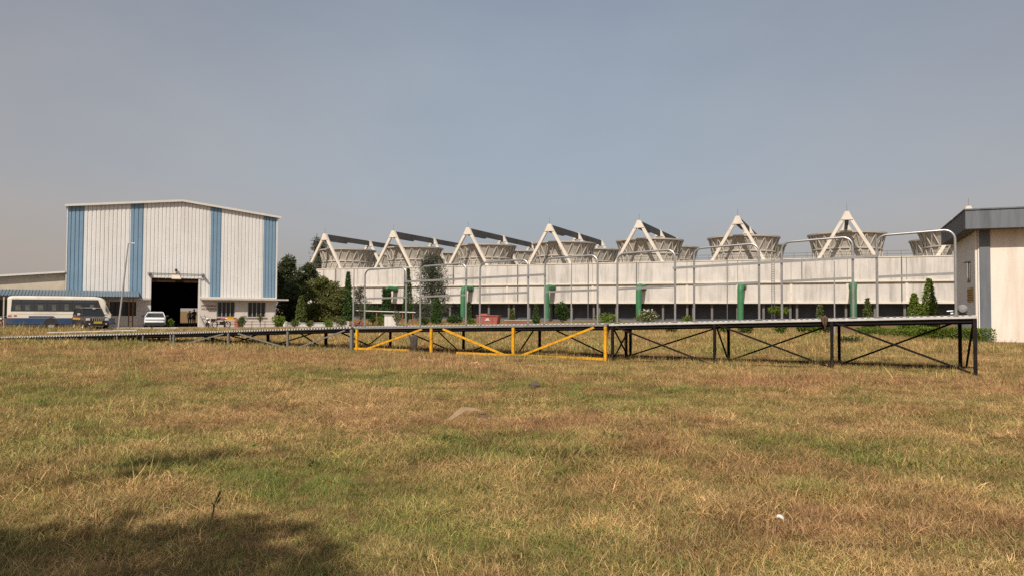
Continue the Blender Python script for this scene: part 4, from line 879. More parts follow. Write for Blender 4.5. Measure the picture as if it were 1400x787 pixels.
for s in (-1, 1): MB().box((1.985, s * 0.67, 0.90), (0.10, 0.30, 0.19)).build('headlight', M['lamp'], jp, bevel=0.03); MB().lathe([(0, 0.03), (0.06, 0.02), (0.08, 0)], 12, (2.13, s * 0.6, 0.55), 'x').build('fog_lamp', M['lamp'], jp)
MB().box((2.06, 0, 0.54), (0.18, 1.72, 0.24)).build('bumper', M['car_trim'], jp, bevel=0.04)
o = MB().span(2.153, 2.17, -0.30, 0.30, 0.58, 0.76).build('number_plate', M['plate_yellow'], jp)
MB().span(1.9, 1.98, -0.5, 0.5, 0.36, 0.40).build('guard_bar', M['chrome'], jp)
for s in (-1, 1): MB().tube((-0.85, s * 0.92, 0.36), (0.9, s * 0.92, 0.36), 0.03, 8).build('side_step', M['chrome'], jp)
for a_, b2 in ((-1.5, -0.75), (-0.62, -0.05), (0.08, 0.55)): MB().span(a_, b2, -0.885, -0.872, 0.88, 1.0).build('side_lettering', M['orange_text'], jp)
MB().box((0.62, 0.1, 1.75), (0.02, 0.2, 0.05), Matrix.Rotation(R(-40), 3, 'Y')).build('sticker', M['paper'], jp)
d_ = Vector((0.40, -0.917, 0))
sv = car('car', '', on_ground(212.5, 71.2), d_, 4.0, 1.80, M['car_white'], ((-1.95, 0.45, 0.95, 0.93), (-1.8, 0.32, 1.02, 1), (-0.6, 0.28, 1.02, 1), (0.9, 0.28, 1.03, 1), (1.75, 0.32, 0.97, 0.97), (1.98, 0.36, 0.86, 0.90), (2.05, 0.40, 0.74, 0.85)), 1.03, (-1.85, -1.35, 0.15, 1.0, 1.50), (-1.25, 1.28), 0.33, 0.70)
tag(sv, 'white compact car facing out of the dark shed doorway', 'car')
MB().box((2.0, 0, 0.80), (0.10, 1.46, 0.09)).build('grille', M['car_trim'], sv); MB().box((2.0, 0, 0.42), (0.20, 1.66, 0.32)).build('bumper', M['car_trim'], sv, bevel=0.03)
for s in (-1, 1): MB().box((1.93, s * 0.64, 0.80), (0.16, 0.30, 0.085)).build('headlight', M['car_trim'], sv, bevel=0.02)
MB().box((2.06, 0, 0.60), (0.04, 0.5, 0.10)).build('number_plate', M['paper'], sv)

def motorbike(label, loc, rz, tank_m):
    root = empty('motorbike', loc, rz); tag(root, label, 'motorbike')
    for x_ in (-0.62, 0.62):
        o = MB().lathe([(0.24, -0.05), (0.29, -0.04), (0.31, 0), (0.29, 0.04), (0.24, 0.05), (0.24, -0.05)], 18, (x_, 0, 0.31), 'y').build('wheel', M['rubber'], root, True)
        sp_ = MB()
        for k in range(6): a = k * math.pi / 3; sp_.tube((x_, 0, 0.31), (x_ + 0.25 * math.cos(a), 0, 0.31 + 0.25 * math.sin(a)), 0.008, 4)
        sp_.build('spokes', M['chrome'], o)
    fr2 = MB(); fr2.tube((0.62, 0, 0.31), (0.40, 0, 0.98), 0.03, 6); fr2.tube((0.40, 0, 0.9), (-0.1, 0, 0.35), 0.03, 6); fr2.tube((-0.1, 0, 0.35), (-0.62, 0, 0.31), 0.03, 6); fr2.tube((0.35, 0, 0.8), (-0.7, 0, 0.72), 0.03, 6); fr2.box((0.02, 0, 0.42), (0.36, 0.24, 0.3)); fr2.build('frame', M['car_trim'], root)
    MB().loft([[(x_, w * math.cos(t), 0.83 + z0 + h * math.sin(t)) for t in [k * math.pi / 4 for k in range(8)]] for x_, w, h, z0 in ((0.36, 0.07, 0.07, 0.04), (0.25, 0.13, 0.12, 0.02), (0.05, 0.13, 0.11, 0.0), (-0.1, 0.08, 0.07, -0.02))]).build('fuel_tank', tank_m, root, True)
    MB().box((-0.42, 0, 0.80), (0.68, 0.24, 0.10)).build('seat', M['rubber'], root, bevel=0.03); MB().path([(0.33, -0.34, 1.08), (0.42, -0.2, 1.06), (0.42, 0.2, 1.06), (0.33, 0.34, 1.08)], 0.015, 6).build('handlebar', M['chrome'], root)
    MB().lathe([(0, 0.06), (0.08, 0.04), (0.09, 0), (0.04, -0.08)], 12, (0.48, 0, 0.90), 'x').build('headlight', M['lamp'], root, True)
    for x_, a_ in ((0.62, 0.5), (-0.62, 0.6)): MB().lathe([(0.34, -0.07), (0.35, 0), (0.34, 0.07)], 10, (x_, 0, 0.31), 'y', a_, a_ + 1.9).build('mudguard', tank_m, root)
    return root
motorbike('red and black motorbike parked behind the bus at left edge', on_ground(2, 64.8), R(-60), M['red_paint'])
motorbike('pale motorbike leaning by the painted wall name', on_ground(284, 73.4), R(120), M['white_paint'])
motorbike('red motorbike parked under the left window of the shed', on_ground(303, 75.0), R(40), M['red_paint'])

# ------------------------------------------------------------------ people in the doorway
def person(label, loc, rz, h, shirt, arm):
    k = h / 1.72; J = {}; E = []; V = []; RD = []
    def v(nm, p, r): J[nm] = len(V); V.append(Vector(p) * k); RD.append(r * k if isinstance(r, float) else (r[0] * k, r[1] * k)); return J[nm]
    def e(*ns): E.extend([(J[a], J[b2]) for a, b2 in zip(ns, ns[1:])])
    v('pel', (0, 0, 0.95), (0.15, 0.11)); v('waist', (0, 0, 1.10), (0.14, 0.10)); v('chest', (0, 0.0, 1.30), (0.165, 0.11)); v('neckb', (0, 0.0, 1.45), (0.07, 0.065)); v('neck', (0, 0.005, 1.51), 0.05); v('jaw', (0, 0.02, 1.565), (0.062, 0.075)); v('head', (0, 0.005, 1.64), (0.075, 0.092)); v('crown', (0, 0, 1.70), (0.05, 0.06))
    e('pel', 'waist', 'chest', 'neckb', 'neck', 'jaw', 'head', 'crown')
    v('nose', (0, 0.115, 1.60), 0.014); e('jaw', 'nose')
    for s, n_ in ((-1, 'l'), (1, 'r')):
        v('sh' + n_, (s * 0.18, 0, 1.40), 0.065); ax, ay = arm
        v('el' + n_, (s * (0.24), -0.02 + ay * 0.3, 1.13), 0.043); v('wr' + n_, (s * (0.25 - ax), 0.06 + ay, 0.90 + 0.1 * ay), 0.028); v('pa' + n_, (s * (0.25 - ax), 0.08 + ay, 0.83 + 0.1 * ay), (0.020, 0.036))
        e('chest', 'sh' + n_, 'el' + n_, 'wr' + n_, 'pa' + n_)
        for j, (dy, L_) in enumerate(((0.03, 0.075), (0.012, 0.085), (-0.008, 0.08), (-0.026, 0.065))):
            b0 = J['pa' + n_]; pb = V[b0] / k; a1 = v('f%s%d' % (n_, j), pb + Vector((0, dy, -0.035)), 0.0095); a2 = v('g%s%d' % (n_, j), pb + Vector((-s * 0.018, dy * 1.2 + 0.012, -0.035 - L_)), 0.008); E.extend([(b0, a1), (a1, a2)])
        a1 = v('t' + n_, V[J['wr' + n_]] / k + Vector((-s * 0.005, 0.04, -0.045)), 0.011); a2 = v('u' + n_, V[J['wr' + n_]] / k + Vector((-s * 0.012, 0.065, -0.085)), 0.009); E.extend([(J['pa' + n_], a1), (a1, a2)])
        v('hip' + n_, (s * 0.095, 0, 0.88), 0.095); v('kn' + n_, (s * 0.11, 0.02, 0.49), 0.062); v('an' + n_, (s * 0.115, -0.01, 0.09), 0.044); v('to' + n_, (s * 0.13, 0.13, 0.035), (0.042, 0.032)); e('pel', 'hip' + n_, 'kn' + n_, 'an' + n_, 'to' + n_)
    me = bpy.data.meshes.new('person'); me.from_pydata([tuple(p) for p in V], E, []); o = bpy.data.objects.new('person', me); C.objects.link(o)
    md = o.modifiers.new('skin', 'SKIN'); md.use_smooth_shade = True
    for sv_, r in zip(me.skin_vertices[0].data, RD): sv_.radius = (r, r) if isinstance(r, float) else r
    me.skin_vertices[0].data[0].use_root = True
    o.modifiers.new('sub', 'SUBSURF').levels = 1
    bpy.context.view_layer.update()
    m2 = bpy.data.meshes.new_from_object(o.evaluated_get(bpy.context.evaluated_depsgraph_get())); bpy.data.objects.remove(o)
    for mm in (M['skin'], shirt, M['trousers'], M['hair']): m2.materials.append(mm)
    for f in m2.polygons:
        c = f.center / k; z = c.z; f.use_smooth = True
        if abs(c.x) > 0.165 and z < 0.93: f.material_index = 0
        elif z < 0.09: f.material_index = 3
        elif z < 0.98: f.material_index = 2
        elif abs(c.x) > 0.19 and z < 1.18: f.material_index = 0
        elif z < 1.47: f.material_index = 1
        elif z > 1.67 or (z > 1.58 and c.y < -0.01): f.material_index = 3
        else: f.material_index = 0
    o = bpy.data.objects.new('person', m2); C.objects.link(o); o.location = loc; o.rotation_euler = (0, 0, rz)
    for s in (-1, 1):
        MB().lathe([(0, 0.012), (0.010, 0.006), (0.012, 0)], 8, (s * 0.030 * k, 0.088 * k, 1.635 * k), 'y').build('eye', M['hair'], o); MB().lathe([(0, 0.01), (0.03, 0.008), (0.034, -0.004), (0, -0.01)], 8, (s * 0.078 * k, 0.0, 1.62 * k), 'x').build('ear', M['skin'], o, True)
    MB().box((0, 0.098 * k, 1.555 * k), (0.045 * k, 0.012, 0.010)).build('mouth', M['rust_paint'], o)
    return tag(o, label, 'person')
def in_door(px, depth): q = WH_A + WH_N * depth; return WH_A + WH_N * depth + WH_U * wh_s(px, depth)
pp = in_door(259.5, 3.6); person('person in dark clothes standing at left of the pair inside the shed doorway', (pp.x, pp.y, 0.035), R(200), 1.64, M['shirt'], (0.02, 0.05))
pp = in_door(265.5, 3.4); person('taller person in dark clothes nearest the right door post of the shed', (pp.x, pp.y, 0.035), R(165), 1.80, M['shirt_dark'], (0.10, 0.10))
#PART5
# ------------------------------------------------------------------ trees, shrubs, hedges
def leaves(pts, size, drop=0.3, seed=1, aspect=2.0, dark=None):
    """one mesh of leaf quads around the given points; pts: list of (Vector, outward Vector, brightness)"""
    q = random.Random(seed); V, F, A = [], [], []
    for p, nrm, br in pts:
        s = size * q.uniform(0.6, 1.35)
        d = Vector((q.uniform(-1, 1), q.uniform(-1, 1), q.uniform(-1, 1))) + nrm * 0.7 + Vector((0, 0, -drop))
        if d.length < 1e-3: d = Vector((0, 0, 1))
        d.normalize(); a = d.orthogonal(); a.rotate(Matrix.Rotation(q.uniform(0, 6.28), 3, d)); a.normalize(); a *= s / aspect * 0.5
        c = p + d * s * 0.5; b0 = len(V)
        V += [p, c + a, p + d * s, c - a]; F.append((b0, b0 + 1, b0 + 2, b0 + 3)); r = min(max(br + q.uniform(-0.25, 0.25), 0), 1); A += [r] * 4
    me = bpy.data.meshes.new('crown'); me.from_pydata([tuple(v) for v in V], [], F); with_rnd(me, A); return me
def blob(q, c, r, n):                             # points in a lumpy ellipsoid, denser at the rim
    out = []
    for _ in range(n):
        d = Vector((q.gauss(0, 1), q.gauss(0, 1), q.gauss(0, 1))).normalized(); f = q.random() ** 0.33 * 0.45 + 0.55 * q.random() ** 0.4
        out.append((Vector((c[0] + d.x * r[0] * f, c[1] + d.y * r[1] * f, c[2] + d.z * r[2] * f)), d, 0.5 + 0.25 * q.uniform(-1, 1)))
    return out
def plant(name, label, cat, loc, trunk_pts, trunk_r, limbs, pts, size, m, seed, drop=0.3, aspect=2.0, group=None):
    root = empty(name, loc); tag(root, label, cat, group)
    tr = MB(); tr.path(trunk_pts, trunk_r, 7)
    for a_, b2, r0, r1 in limbs: tr.tube(a_, b2, r0, 5, r1)
    tr.build('trunk' if cat == 'tree' else 'stem', M['bark'], root, True)
    me = leaves(pts, size, drop, seed, aspect); me.materials.append(m); link(bpy.data.objects.new('crown' if cat == 'tree' else 'foliage', me), root)
    return root
def conical(label, px, Y_, h, w, m, seed, n=2600, size=0.22, name='conical_tree', cat='tree', base=0.12, group='conical trees in the garden'):
    q = random.Random(seed); pts = []
    for _ in range(n):
        f = base + (1 - base) * q.random() ** 1.35; a = q.uniform(0, 6.283)
        rr = w / 2 * (1 - f) ** 0.75 * (0.86 + 0.14 * math.sin(5 * a + f * 19) + 0.12 * q.uniform(-1, 1)) + 0.04
        if f < base + 0.1: rr *= 0.75
        rr *= q.random() ** 0.28; d = Vector((math.cos(a), math.sin(a), -0.2)); pts.append((Vector((rr * math.cos(a), rr * math.sin(a), f * h)), d, 0.3 + 0.5 * q.random()))
    p = on_ground(px, Y_); return plant(name, label, cat, p, [(0, 0, -0.1), (0.02, 0, h * 0.4), (0, 0, h * 0.93)], [0.09, 0.06, 0.015], [], pts, size, m, seed, 0.9, 2.4, group)
def round_bush(label, px, Y_, w, z0, z1, m, seed, n=900, size=0.16, name='shrub', lumps=5, group='shrubs in the garden', off=0.0):
    q = random.Random(seed); pts = []; h = z1 - z0; limbs = []
    for k in range(lumps):
        a = q.uniform(0, 6.28); rr = w * 0.24 * q.random() ** 0.5; c = (rr * math.cos(a) + off, rr * math.sin(a), z0 + h * q.uniform(0.35, 0.68)); s = q.uniform(0.55, 0.85)
        pts += blob(q, c, (w / 2 * s, w / 2 * s, h * 0.45 * s), n // lumps); limbs.append(((0, 0, z0 * 0.4), c, 0.025, 0.01))
    return plant(name, label, 'shrub', on_ground(px, Y_), [(0, 0, -0.05), (0.01, 0, max(z0, 0.15)), (off * 0.5, 0.02, z0 + h * 0.45)], [0.04, 0.03, 0.02], limbs, pts, size, m, seed, 0.1, 1.9, group)
def broad_tree(label, px, Y_, h, w, z0, m, seed, n=6000, size=0.26, lumps=16, wisp=False, group='trees beside the shed', lean=0.0):
    q = random.Random(seed); pts = []; limbs = []
    for k in range(lumps):
        f = (k + 0.5) / lumps; z = z0 + (h - z0) * (f ** 0.9) * 0.93; env = math.sin(math.pi * (0.12 + 0.80 * f)) ** 0.8 if not wisp else (1 - f) ** 0.6 * 0.95 + 0.06
        a = q.uniform(0, 6.283); rr = w / 2 * env * 0.62 * q.random() ** 0.4; c = Vector((rr * math.cos(a) + lean * f, rr * math.sin(a), z)); s = q.uniform(0.65, 1.1)
        rx = w * 0.21 * s * (0.6 + 0.5 * env); rz_ = (h - z0) * (0.10 if not wisp else 0.085) * s
        pts += blob(q, c, (rx, rx, rz_), int(n / lumps * s)); limbs.append(((lean * f * 0.6, 0, z0 * 0.5 + (z - z0) * 0.7), c, 0.05 * h / 8, 0.012))
        if wisp:
            for _ in range(int(n / lumps * 0.25)): d = Vector((q.gauss(0, 1), q.gauss(0, 1), q.gauss(0, .6))); pts.append((c + d * rx * 0.75, d.normalized(), q.random()))
    return plant('tree', label, 'tree', on_ground(px, Y_), [(0, 0, -0.2), (0.1, 0.05, h * 0.3), (lean * 0.5, 0, h * 0.6), (lean * 0.9, 0, h * 0.93)], [0.018 * h + 0.02, 0.014 * h + 0.02, 0.009 * h, 0.02], limbs, pts, size, m, seed, 0.35, 2.2 if not wisp else 5.5, group)

broad_tree('tall dark tree hard against the right corner of the shed', 391, 97, 8.6, 4.6, 0.3, M['leaf_dark'], 21, 9000, 0.34, 22)
broad_tree('dark spreading tree second from the shed corner', 417, 101, 8.0, 5.2, 0.3, M['leaf_dark'], 22, 9000, 0.34, 22)
broad_tree('lower dark bushy tree filling the gap beside the shed ledge', 402, 92, 5.0, 4.6, 0.1, M['leaf_dark'], 23, 7000, 0.30, 16)
broad_tree('olive green leafy tree with yellow-green crown between shed and railing hoops', 440, 88, 5.7, 5.4, 0.3, M['leaf_olive'], 24, 14000, 0.24, 30)
broad_tree('smaller olive leafy tree right of the larger olive one', 463, 87, 4.3, 3.8, 0.2, M['leaf_olive'], 25, 8500, 0.22, 20)
broad_tree('wispy grey tree behind the left end of the cooling tower', 436, 206, 21.5, 9, 9, M['leaf_grey'], 26, 3500, 0.9, 18, True)
broad_tree('wispy dark casuarina tree standing before the second railing hoop', 590, 121, 10.9, 8.6, 1.0, M['leaf_grey'], 27, 7000, 0.5, 34, True)
broad_tree('thin wispy sapling right of the dark slim conifer', 492, 112, 5.5, 4.2, 0.8, M['leaf_grey'], 28, 2200, 0.35, 12, True)
conical('tall slim dark conifer left of the first railing hoop', 475.5, 86, 6.1, 1.35, M['leaf_cypress'], 31, 3600)
conical('small pale green conical tree before the dark trees', 411.5, 80, 3.3, 1.45, M['leaf_hedge'], 32, 2200)
conical('tall slim conifer between the first and second railing hoops', 557.5, 100, 7.3, 1.75, M['leaf_cypress'], 33, 3600)
conical('small conifer inside the second railing hoop', 597, 92, 3.7, 1.6, M['leaf_cypress'], 34, 2200)
conical('tiny conical tree left of the red skip', 641, 105, 3.1, 0.95, M['leaf_cypress'], 35, 900)
conical('tiny pale conical tree right of the red skip', 700, 104, 2.2, 1.05, M['leaf_hedge'], 36, 900)
conical('small conical tree left of the third green pipe', 733, 100, 2.8, 1.15, M['leaf_cypress'], 37, 1000)
conical('small pale conical tree below the seventh railing hoop', 1121, 68, 2.5, 1.05, M['leaf_hedge'], 38, 1500, 0.17)
conical('small conical tree just right of the rightmost green pipe', 1186, 66, 3.05, 1.1, M['leaf_hedge'], 39, 1700, 0.18)
conical('shorter of the two thick conical trees before the right building', 1250, 61, 3.35, 1.8, M['leaf_bright'], 40, 3600, 0.17, base=0.05)
conical('taller of the two thick conical trees before the right building', 1270.5, 60, 4.45, 1.85, M['leaf_bright'], 41, 5000, 0.17, base=0.05)
round_bush('leafy dark shrub inside the fourth railing hoop', 769, 100, 2.0, 0.2, 3.5, M['leaf_cypress'], 51, 1600, 0.24)
round_bush('leggy weed with broad leaves behind the yellow end post', 831, 46, 1.5, 0.7, 1.75, M['leaf_bright'], 52, 420, 0.16)
round_bush('white flowering shrub beside the fourth green pipe', 884, 70, 2.1, 0.5, 2.05, M['leaf_olive'], 53, 1500, 0.15)
q = random.Random(4); fp = on_ground(884, 70); me = leaves(blob(q, (0, -0.2, 1.55), (1.0, 0.9, 0.5), 150), 0.13, 0, 8, 1.3); me.materials.append(M['flower']); o = link(bpy.data.objects.new('blossom', me)); o.parent = [x for x in bpy.data.objects if x.get('label', '').startswith('white flowering')][0]
round_bush('yellow-green bush behind the gap between fifth and sixth hoops', 940, 72, 1.3, 0.4, 1.45, M['leaf_bright'], 54, 700)
round_bush('small low bush under the deck left of the middle black posts', 917, 62, 0.95, 0.05, 0.75, M['leaf_hedge'], 55, 500)
round_bush('small low bush just right of the middle black posts', 990, 62, 0.9, 0.1, 0.85, M['leaf_bright'], 56, 450)
round_bush('rounded low bush below the fifth green pipe', 1017, 60, 1.5, 0.0, 1.0, M['leaf_hedge'], 57, 900)
round_bush('flat-topped upper tier of yellow-green leaves inside the seventh hoop', 1063, 62, 1.75, 1.45, 2.3, M['leaf_bright'], 58, 900)
round_bush('rounded yellow-green bush below the seventh hoop', 1067, 61, 1.35, 0.05, 1.1, M['leaf_bright'], 59, 1000)
round_bush('bright low bush left of the double black posts', 1099, 63, 1.2, 0.1, 1.0, M['leaf_bright'], 60, 700)
round_bush('yellowish bush touching the bright low bush by the double posts', 1112, 62, 0.95, 0.0, 0.9, M['leaf_bright'], 61, 600)
round_bush('small round bush right behind the double black posts', 1132, 63, 0.8, 0.05, 0.95, M['leaf_hedge'], 62, 500)
round_bush('rounded dull green bush below the small conical tree', 1190, 64, 1.5, 0.0, 1.05, M['leaf_hedge'], 63, 900)
round_bush('low bush at the foot of the two thick conical trees', 1238, 60, 1.2, 0.0, 1.05, M['leaf_bright'], 64, 800)
round_bush('sprawling dark low shrub lying in the dry grass behind black braces', 1163, 43, 1.5, -0.05, 0.42, M['leaf_dark'], 65, 600, 0.13, lumps=7)
round_bush('round bright green bush on the pavement at the shed corner', 380, 74, 1.25, 0.15, 1.35, M['leaf_bright'], 66, 1200, 0.15)
round_bush('squat green bush below the shed windows', 331.5, 72, 0.85, 0.1, 1.25, M['leaf_hedge'], 67, 700, 0.14)
round_bush('small bush left of the small pale conical tree', 404, 75, 0.95, 0.0, 0.85, M['leaf_hedge'], 68, 600, 0.13)
round_bush('low bush in front of the larger olive tree', 424.5, 75, 0.8, 0.1, 0.9, M['leaf_olive'], 69, 500, 0.13)
round_bush('bright low bush in front of the smaller olive tree', 447, 75, 1.2, 0.0, 1.0, M['leaf_bright'], 70, 800, 0.14)
round_bush('pale flowering bush left of the first railing hoop', 467, 76, 1.3, 0.0, 1.2, M['leaf_olive'], 71, 800, 0.14)
round_bush('small yellow-green bush by the right of the white car', 231, 71.5, 0.9, 0.0, 0.9, M['leaf_bright'], 72, 500, 0.13)
round_bush('thin potted plant under the right window of the shed', 356, 77, 0.6, 0.5, 1.4, M['leaf_olive'], 73, 250, 0.13)
round_bush('dense dark bush behind the white tank', 510, 96, 3.4, 0.0, 2.4, M['leaf_cypress'], 74, 2000, 0.24)
round_bush('green bush at the foot of the small conifer in the second hoop', 581, 90, 1.3, 0.0, 1.15, M['leaf_cypress'], 75, 700, 0.16)
round_bush('bright bush at the foot of the second green pipe', 622, 100, 2.6, 0.0, 1.7, M['leaf_cypress'], 76, 1300, 0.2)
round_bush('low bush left of the red skip', 645, 98, 1.4, 0.0, 1.0, M['leaf_bright'], 77, 600, 0.16)
round_bush('low bush right of the white tank', 519, 88, 0.9, 0.0, 1.2, M['leaf_bright'], 78, 500, 0.15)
round_bush('leafy climber over the white tank', 543, 85.6, 1.3, 0.3, 1.9, M['leaf_olive'], 79, 520, 0.16)
# ivy over the leftmost riser pipe
q = random.Random(88); ivp = TW_O + TW_U * (CELL + 0.85) + TW_V * -3.5; pts = []
for _ in range(2600):
    z = q.random() ** 0.8 * 6.6; a = q.uniform(0, 6.283); rr = (0.55 + (1.9 - 0.35 * z) * 0.5 * q.random()) if z < 5 else 0.55 + 0.25 * q.random(); pts.append((Vector((rr * math.cos(a), rr * math.sin(a), z)), Vector((math.cos(a), math.sin(a), 0)), q.random() * 0.8))
me = leaves(pts, 0.34, 0.6, 9, 1.6); me.materials.append(M['leaf_cypress']); o = link(bpy.data.objects.new('ivy', me)); o.location = ivp; tag(o, 'ivy climbing the leftmost green riser pipe', 'ivy')
# clipped hedge in front of the right building
def hedge(name, label, px0, px1, Y0, Y1, h, th, seed, n):
    q = random.Random(seed); a_, b2 = on_ground(px0, Y0), on_ground(px1, Y1); d = b2 - a_; L_ = d.length; d.normalize(); nn = Vector((-d.y, d.x, 0)); pts = []
    root = empty(name, a_, math.atan2(d.y, d.x)); tag(root, label, 'hedge')
    for _ in range(n):
        x_ = q.uniform(0, L_); f = q.random()
        if f < 0.45: p_, nr = Vector((x_, -th / 2 + q.uniform(-.05, .1), q.uniform(0, h))), Vector((0, -1, 0))
        elif f < 0.85: p_, nr = Vector((x_, q.uniform(-th / 2, th / 2), h + q.uniform(-.10, .05))), Vector((0, 0, 1))
        elif f < 0.93: p_, nr = Vector((q.choice((0, L_)) + q.uniform(-.05, .05), q.uniform(-th / 2, th / 2), q.uniform(0, h))), Vector((1, 0, 0))
        else: p_, nr = Vector((x_, th / 2, q.uniform(0, h))), Vector((0, 1, 0))
        pts.append((p_, nr, 0.45 + 0.4 * (nr.z > 0) * q.random()))
    me = leaves(pts, 0.11, 0, seed, 1.7); me.materials.append(M['leaf_bright']); link(bpy.data.objects.new('foliage', me), root)
    st = MB()
    for k in range(int(L_ / 0.4)): st.tube((0.2 + k * 0.4, 0, 0), (0.2 + k * 0.4 + q.uniform(-.1, .1), q.uniform(-.1, .1), h * 0.9), 0.018, 5)
    st.build('stems', M['bark'], root)
hedge('hedge', 'clipped low hedge along the foot of the right building', 1262, 1351, 50.5, 45.4, 0.72, 1.0, 5, 7000)
hedge('hedge', 'thinner far hedge running left from the clipped one', 1176, 1262, 60, 51.2, 0.55, 0.8, 6, 5000)

# ------------------------------------------------------------------ yard clutter
lp = on_ground(162, 62.4); lamp = empty('street_lamp', lp); tag(lamp, 'slim grey lamp post leaning right, in front of the shed', 'street lamp')
tp = Vector((0.62, 0.1, 7.0)); MB().path([(0, 0, -0.1), tuple(tp * 0.5), tuple(tp)], [0.085, 0.07, 0.045], 10).build('pole', M['win_frame'], lamp, True)
MB().path([tuple(tp), (tp.x + 0.12, tp.y, tp.z + 0.06), (tp.x + 0.36, tp.y, tp.z + 0.07)], 0.03, 6).build('arm', M['win_frame'], lamp); MB().box((tp.x + 0.42, tp.y, tp.z + 0.05), (0.32, 0.14, 0.08)).build('lamp_head', M['galv'], lamp, bevel=0.02)
for px, Y_, pt, lb in ((483, 60, 367, 'thin grey steel pole left of the first railing hoop'), (781, 60, 356, 'thin steel pole inside the fourth railing hoop'), (1141, 56, 357, 'thin brownish steel pole inside the seventh railing hoop')):
    p = on_ground(px, Y_); h = at(px, pt, Y_).z; rt = empty('steel_pole', p); tag(rt, lb, 'pole', 'thin poles in the yard')
    MB().path([(0, 0, -0.1), (0.0, 0, h * 0.5), (0.02, 0, h)], [0.055, 0.05, 0.04], 8).build('shaft', M['win_frame'], rt, True); MB().box((0, 0, 0.03), (0.24, 0.24, 0.06)).build('base_plate', M['win_frame'], rt)
# red skip
sp = on_ground(668.5, 100); sk = empty('skip', sp, TW_RZ * 0.6); tag(sk, 'faded red steel skip with a white mark on its side', 'skip')
MB().add([(-1.25, -0.7, 0.1), (1.25, -0.7, 0.1), (1.25, 0.7, 0.1), (-1.25, 0.7, 0.1), (-1.45, -0.8, 1.2), (1.45, -0.8, 1.2), (1.45, 0.8, 1.2), (-1.45, 0.8, 1.2)], [(3, 2, 1, 0), (0, 1, 5, 4), (1, 2, 6, 5), (2, 3, 7, 6), (3, 0, 4, 7), (4, 5, 6, 7)]).build('body', M['red_paint'], sk)
for a_, b2 in (((-1.5, -0.84, 1.22), (1.5, -0.84, 1.22)), ((-1.5, 0.84, 1.22), (1.5, 0.84, 1.22)), ((-1.5, -0.84, 1.22), (-1.5, 0.84, 1.22)), ((1.5, -0.84, 1.22), (1.5, 0.84, 1.22))): MB().beam(a_, b2, 0.1, 0.1).build('rim', M['red_paint'], sk)
for x_ in (-1.2, -0.6, 0.6, 1.2): MB().beam((x_ * 0.98, -0.73, 0.12), (x_ * 1.1, -0.83, 1.18), 0.08, 0.06, up=(0, 1, 0)).build('stiffener', M['red_paint'], sk)
MB().box((-0.6, 0.1, 1.37), (0.9, 0.7, 0.22)).build('lid', M['red_paint'], sk)
for k, (x_, w_, z_) in enumerate(((0.0, 0.62, 0.62), (0.0, 0.46, 0.74), (0.05, 0.3, 0.84))): MB().box((x_, -0.80, z_), (w_, 0.02, 0.08)).build('painted_mark', M['paper'], sk)
# low brown wall right of the skip
lw0 = on_ground(690, 101); lwo = empty('low_wall', lw0, -0.25); tag(lwo, 'low reddish brick wall right of the red skip', 'wall')
bk = MB().box((0, 0, 0), (0.48, 0.24, 0.135)).mesh('brick', M['brick_red'])
for r_ in range(4):
    for k in range(7): inst('brick', bk, lwo, (0.26 + k * 0.5 + (0.25 if r_ % 2 else 0), 0, 0.07 + r_ * 0.145))
MB().box((1.95, 0, 0.615), (3.9, 0.34, 0.06)).build('coping', M['cream'], lwo)
# white tank and the pipe bridge above it
wt = on_ground(536, 87); tk_ = empty('water_tank', wt, 0.1); tk_.scale = (0.92, 0.9, 0.86); tag(tk_, 'white masonry water tank beneath the thin pipe bridge', 'tank')
MB().box((0, 0, 0.72), (1.75, 1.4, 1.44)).build('body', M['white_paint'], tk_, bevel=0.03); MB().box((0, 0, 1.49), (1.95, 1.6, 0.10)).build('lid', M['ledge'], tk_)
for x_ in (-0.55, 0.0, 0.55): MB().box((x_, -0.712, 0.7), (0.06, 0.03, 1.3)).build('rib', M['trim'], tk_)
pb = on_ground(492, 89); pr = empty('pipe_bridge', pb, 0.06); tag(pr, 'thin pale pipes on rusty posts behind the first railing hoop', 'pipe bridge')
for z_, y_, m_ in ((1.68, 0, 'trim'), (1.55, 0.25, 'rust_paint')): MB().tube((-0.6, y_, z_ + 0.08), (6.4, y_, z_ - 0.10), 0.055, 8).build('pipe', M[m_], pr, True)
for x_ in (0.1, 1.9, 4.9, 6.1): MB().box((x_, 0.12, 0.8), (0.1, 0.1, 1.6)).build('post', M['brick_red'], pr)
bp_ = on_ground(489, 86); hp = empty('brick_heap', bp_); tag(hp, 'heap of orange bricks beside the thin pole left of the hoops', 'bricks')
q = random.Random(3); bk2 = MB().box((0, 0, 0), (0.30, 0.17, 0.13)).mesh('brick', M['brick_red'])
for k in range(46):
    r_ = 0.75 * q.random() ** 0.5; a = q.uniform(0, 6.28); o = inst('brick', bk2, hp, (r_ * math.cos(a), r_ * 0.7 * math.sin(a), 0.07 + (0.75 - r_) * q.random() * 1.1)); o.rotation_euler = (q.uniform(-.4, .4), q.uniform(-.4, .4), q.uniform(0, 3.1))
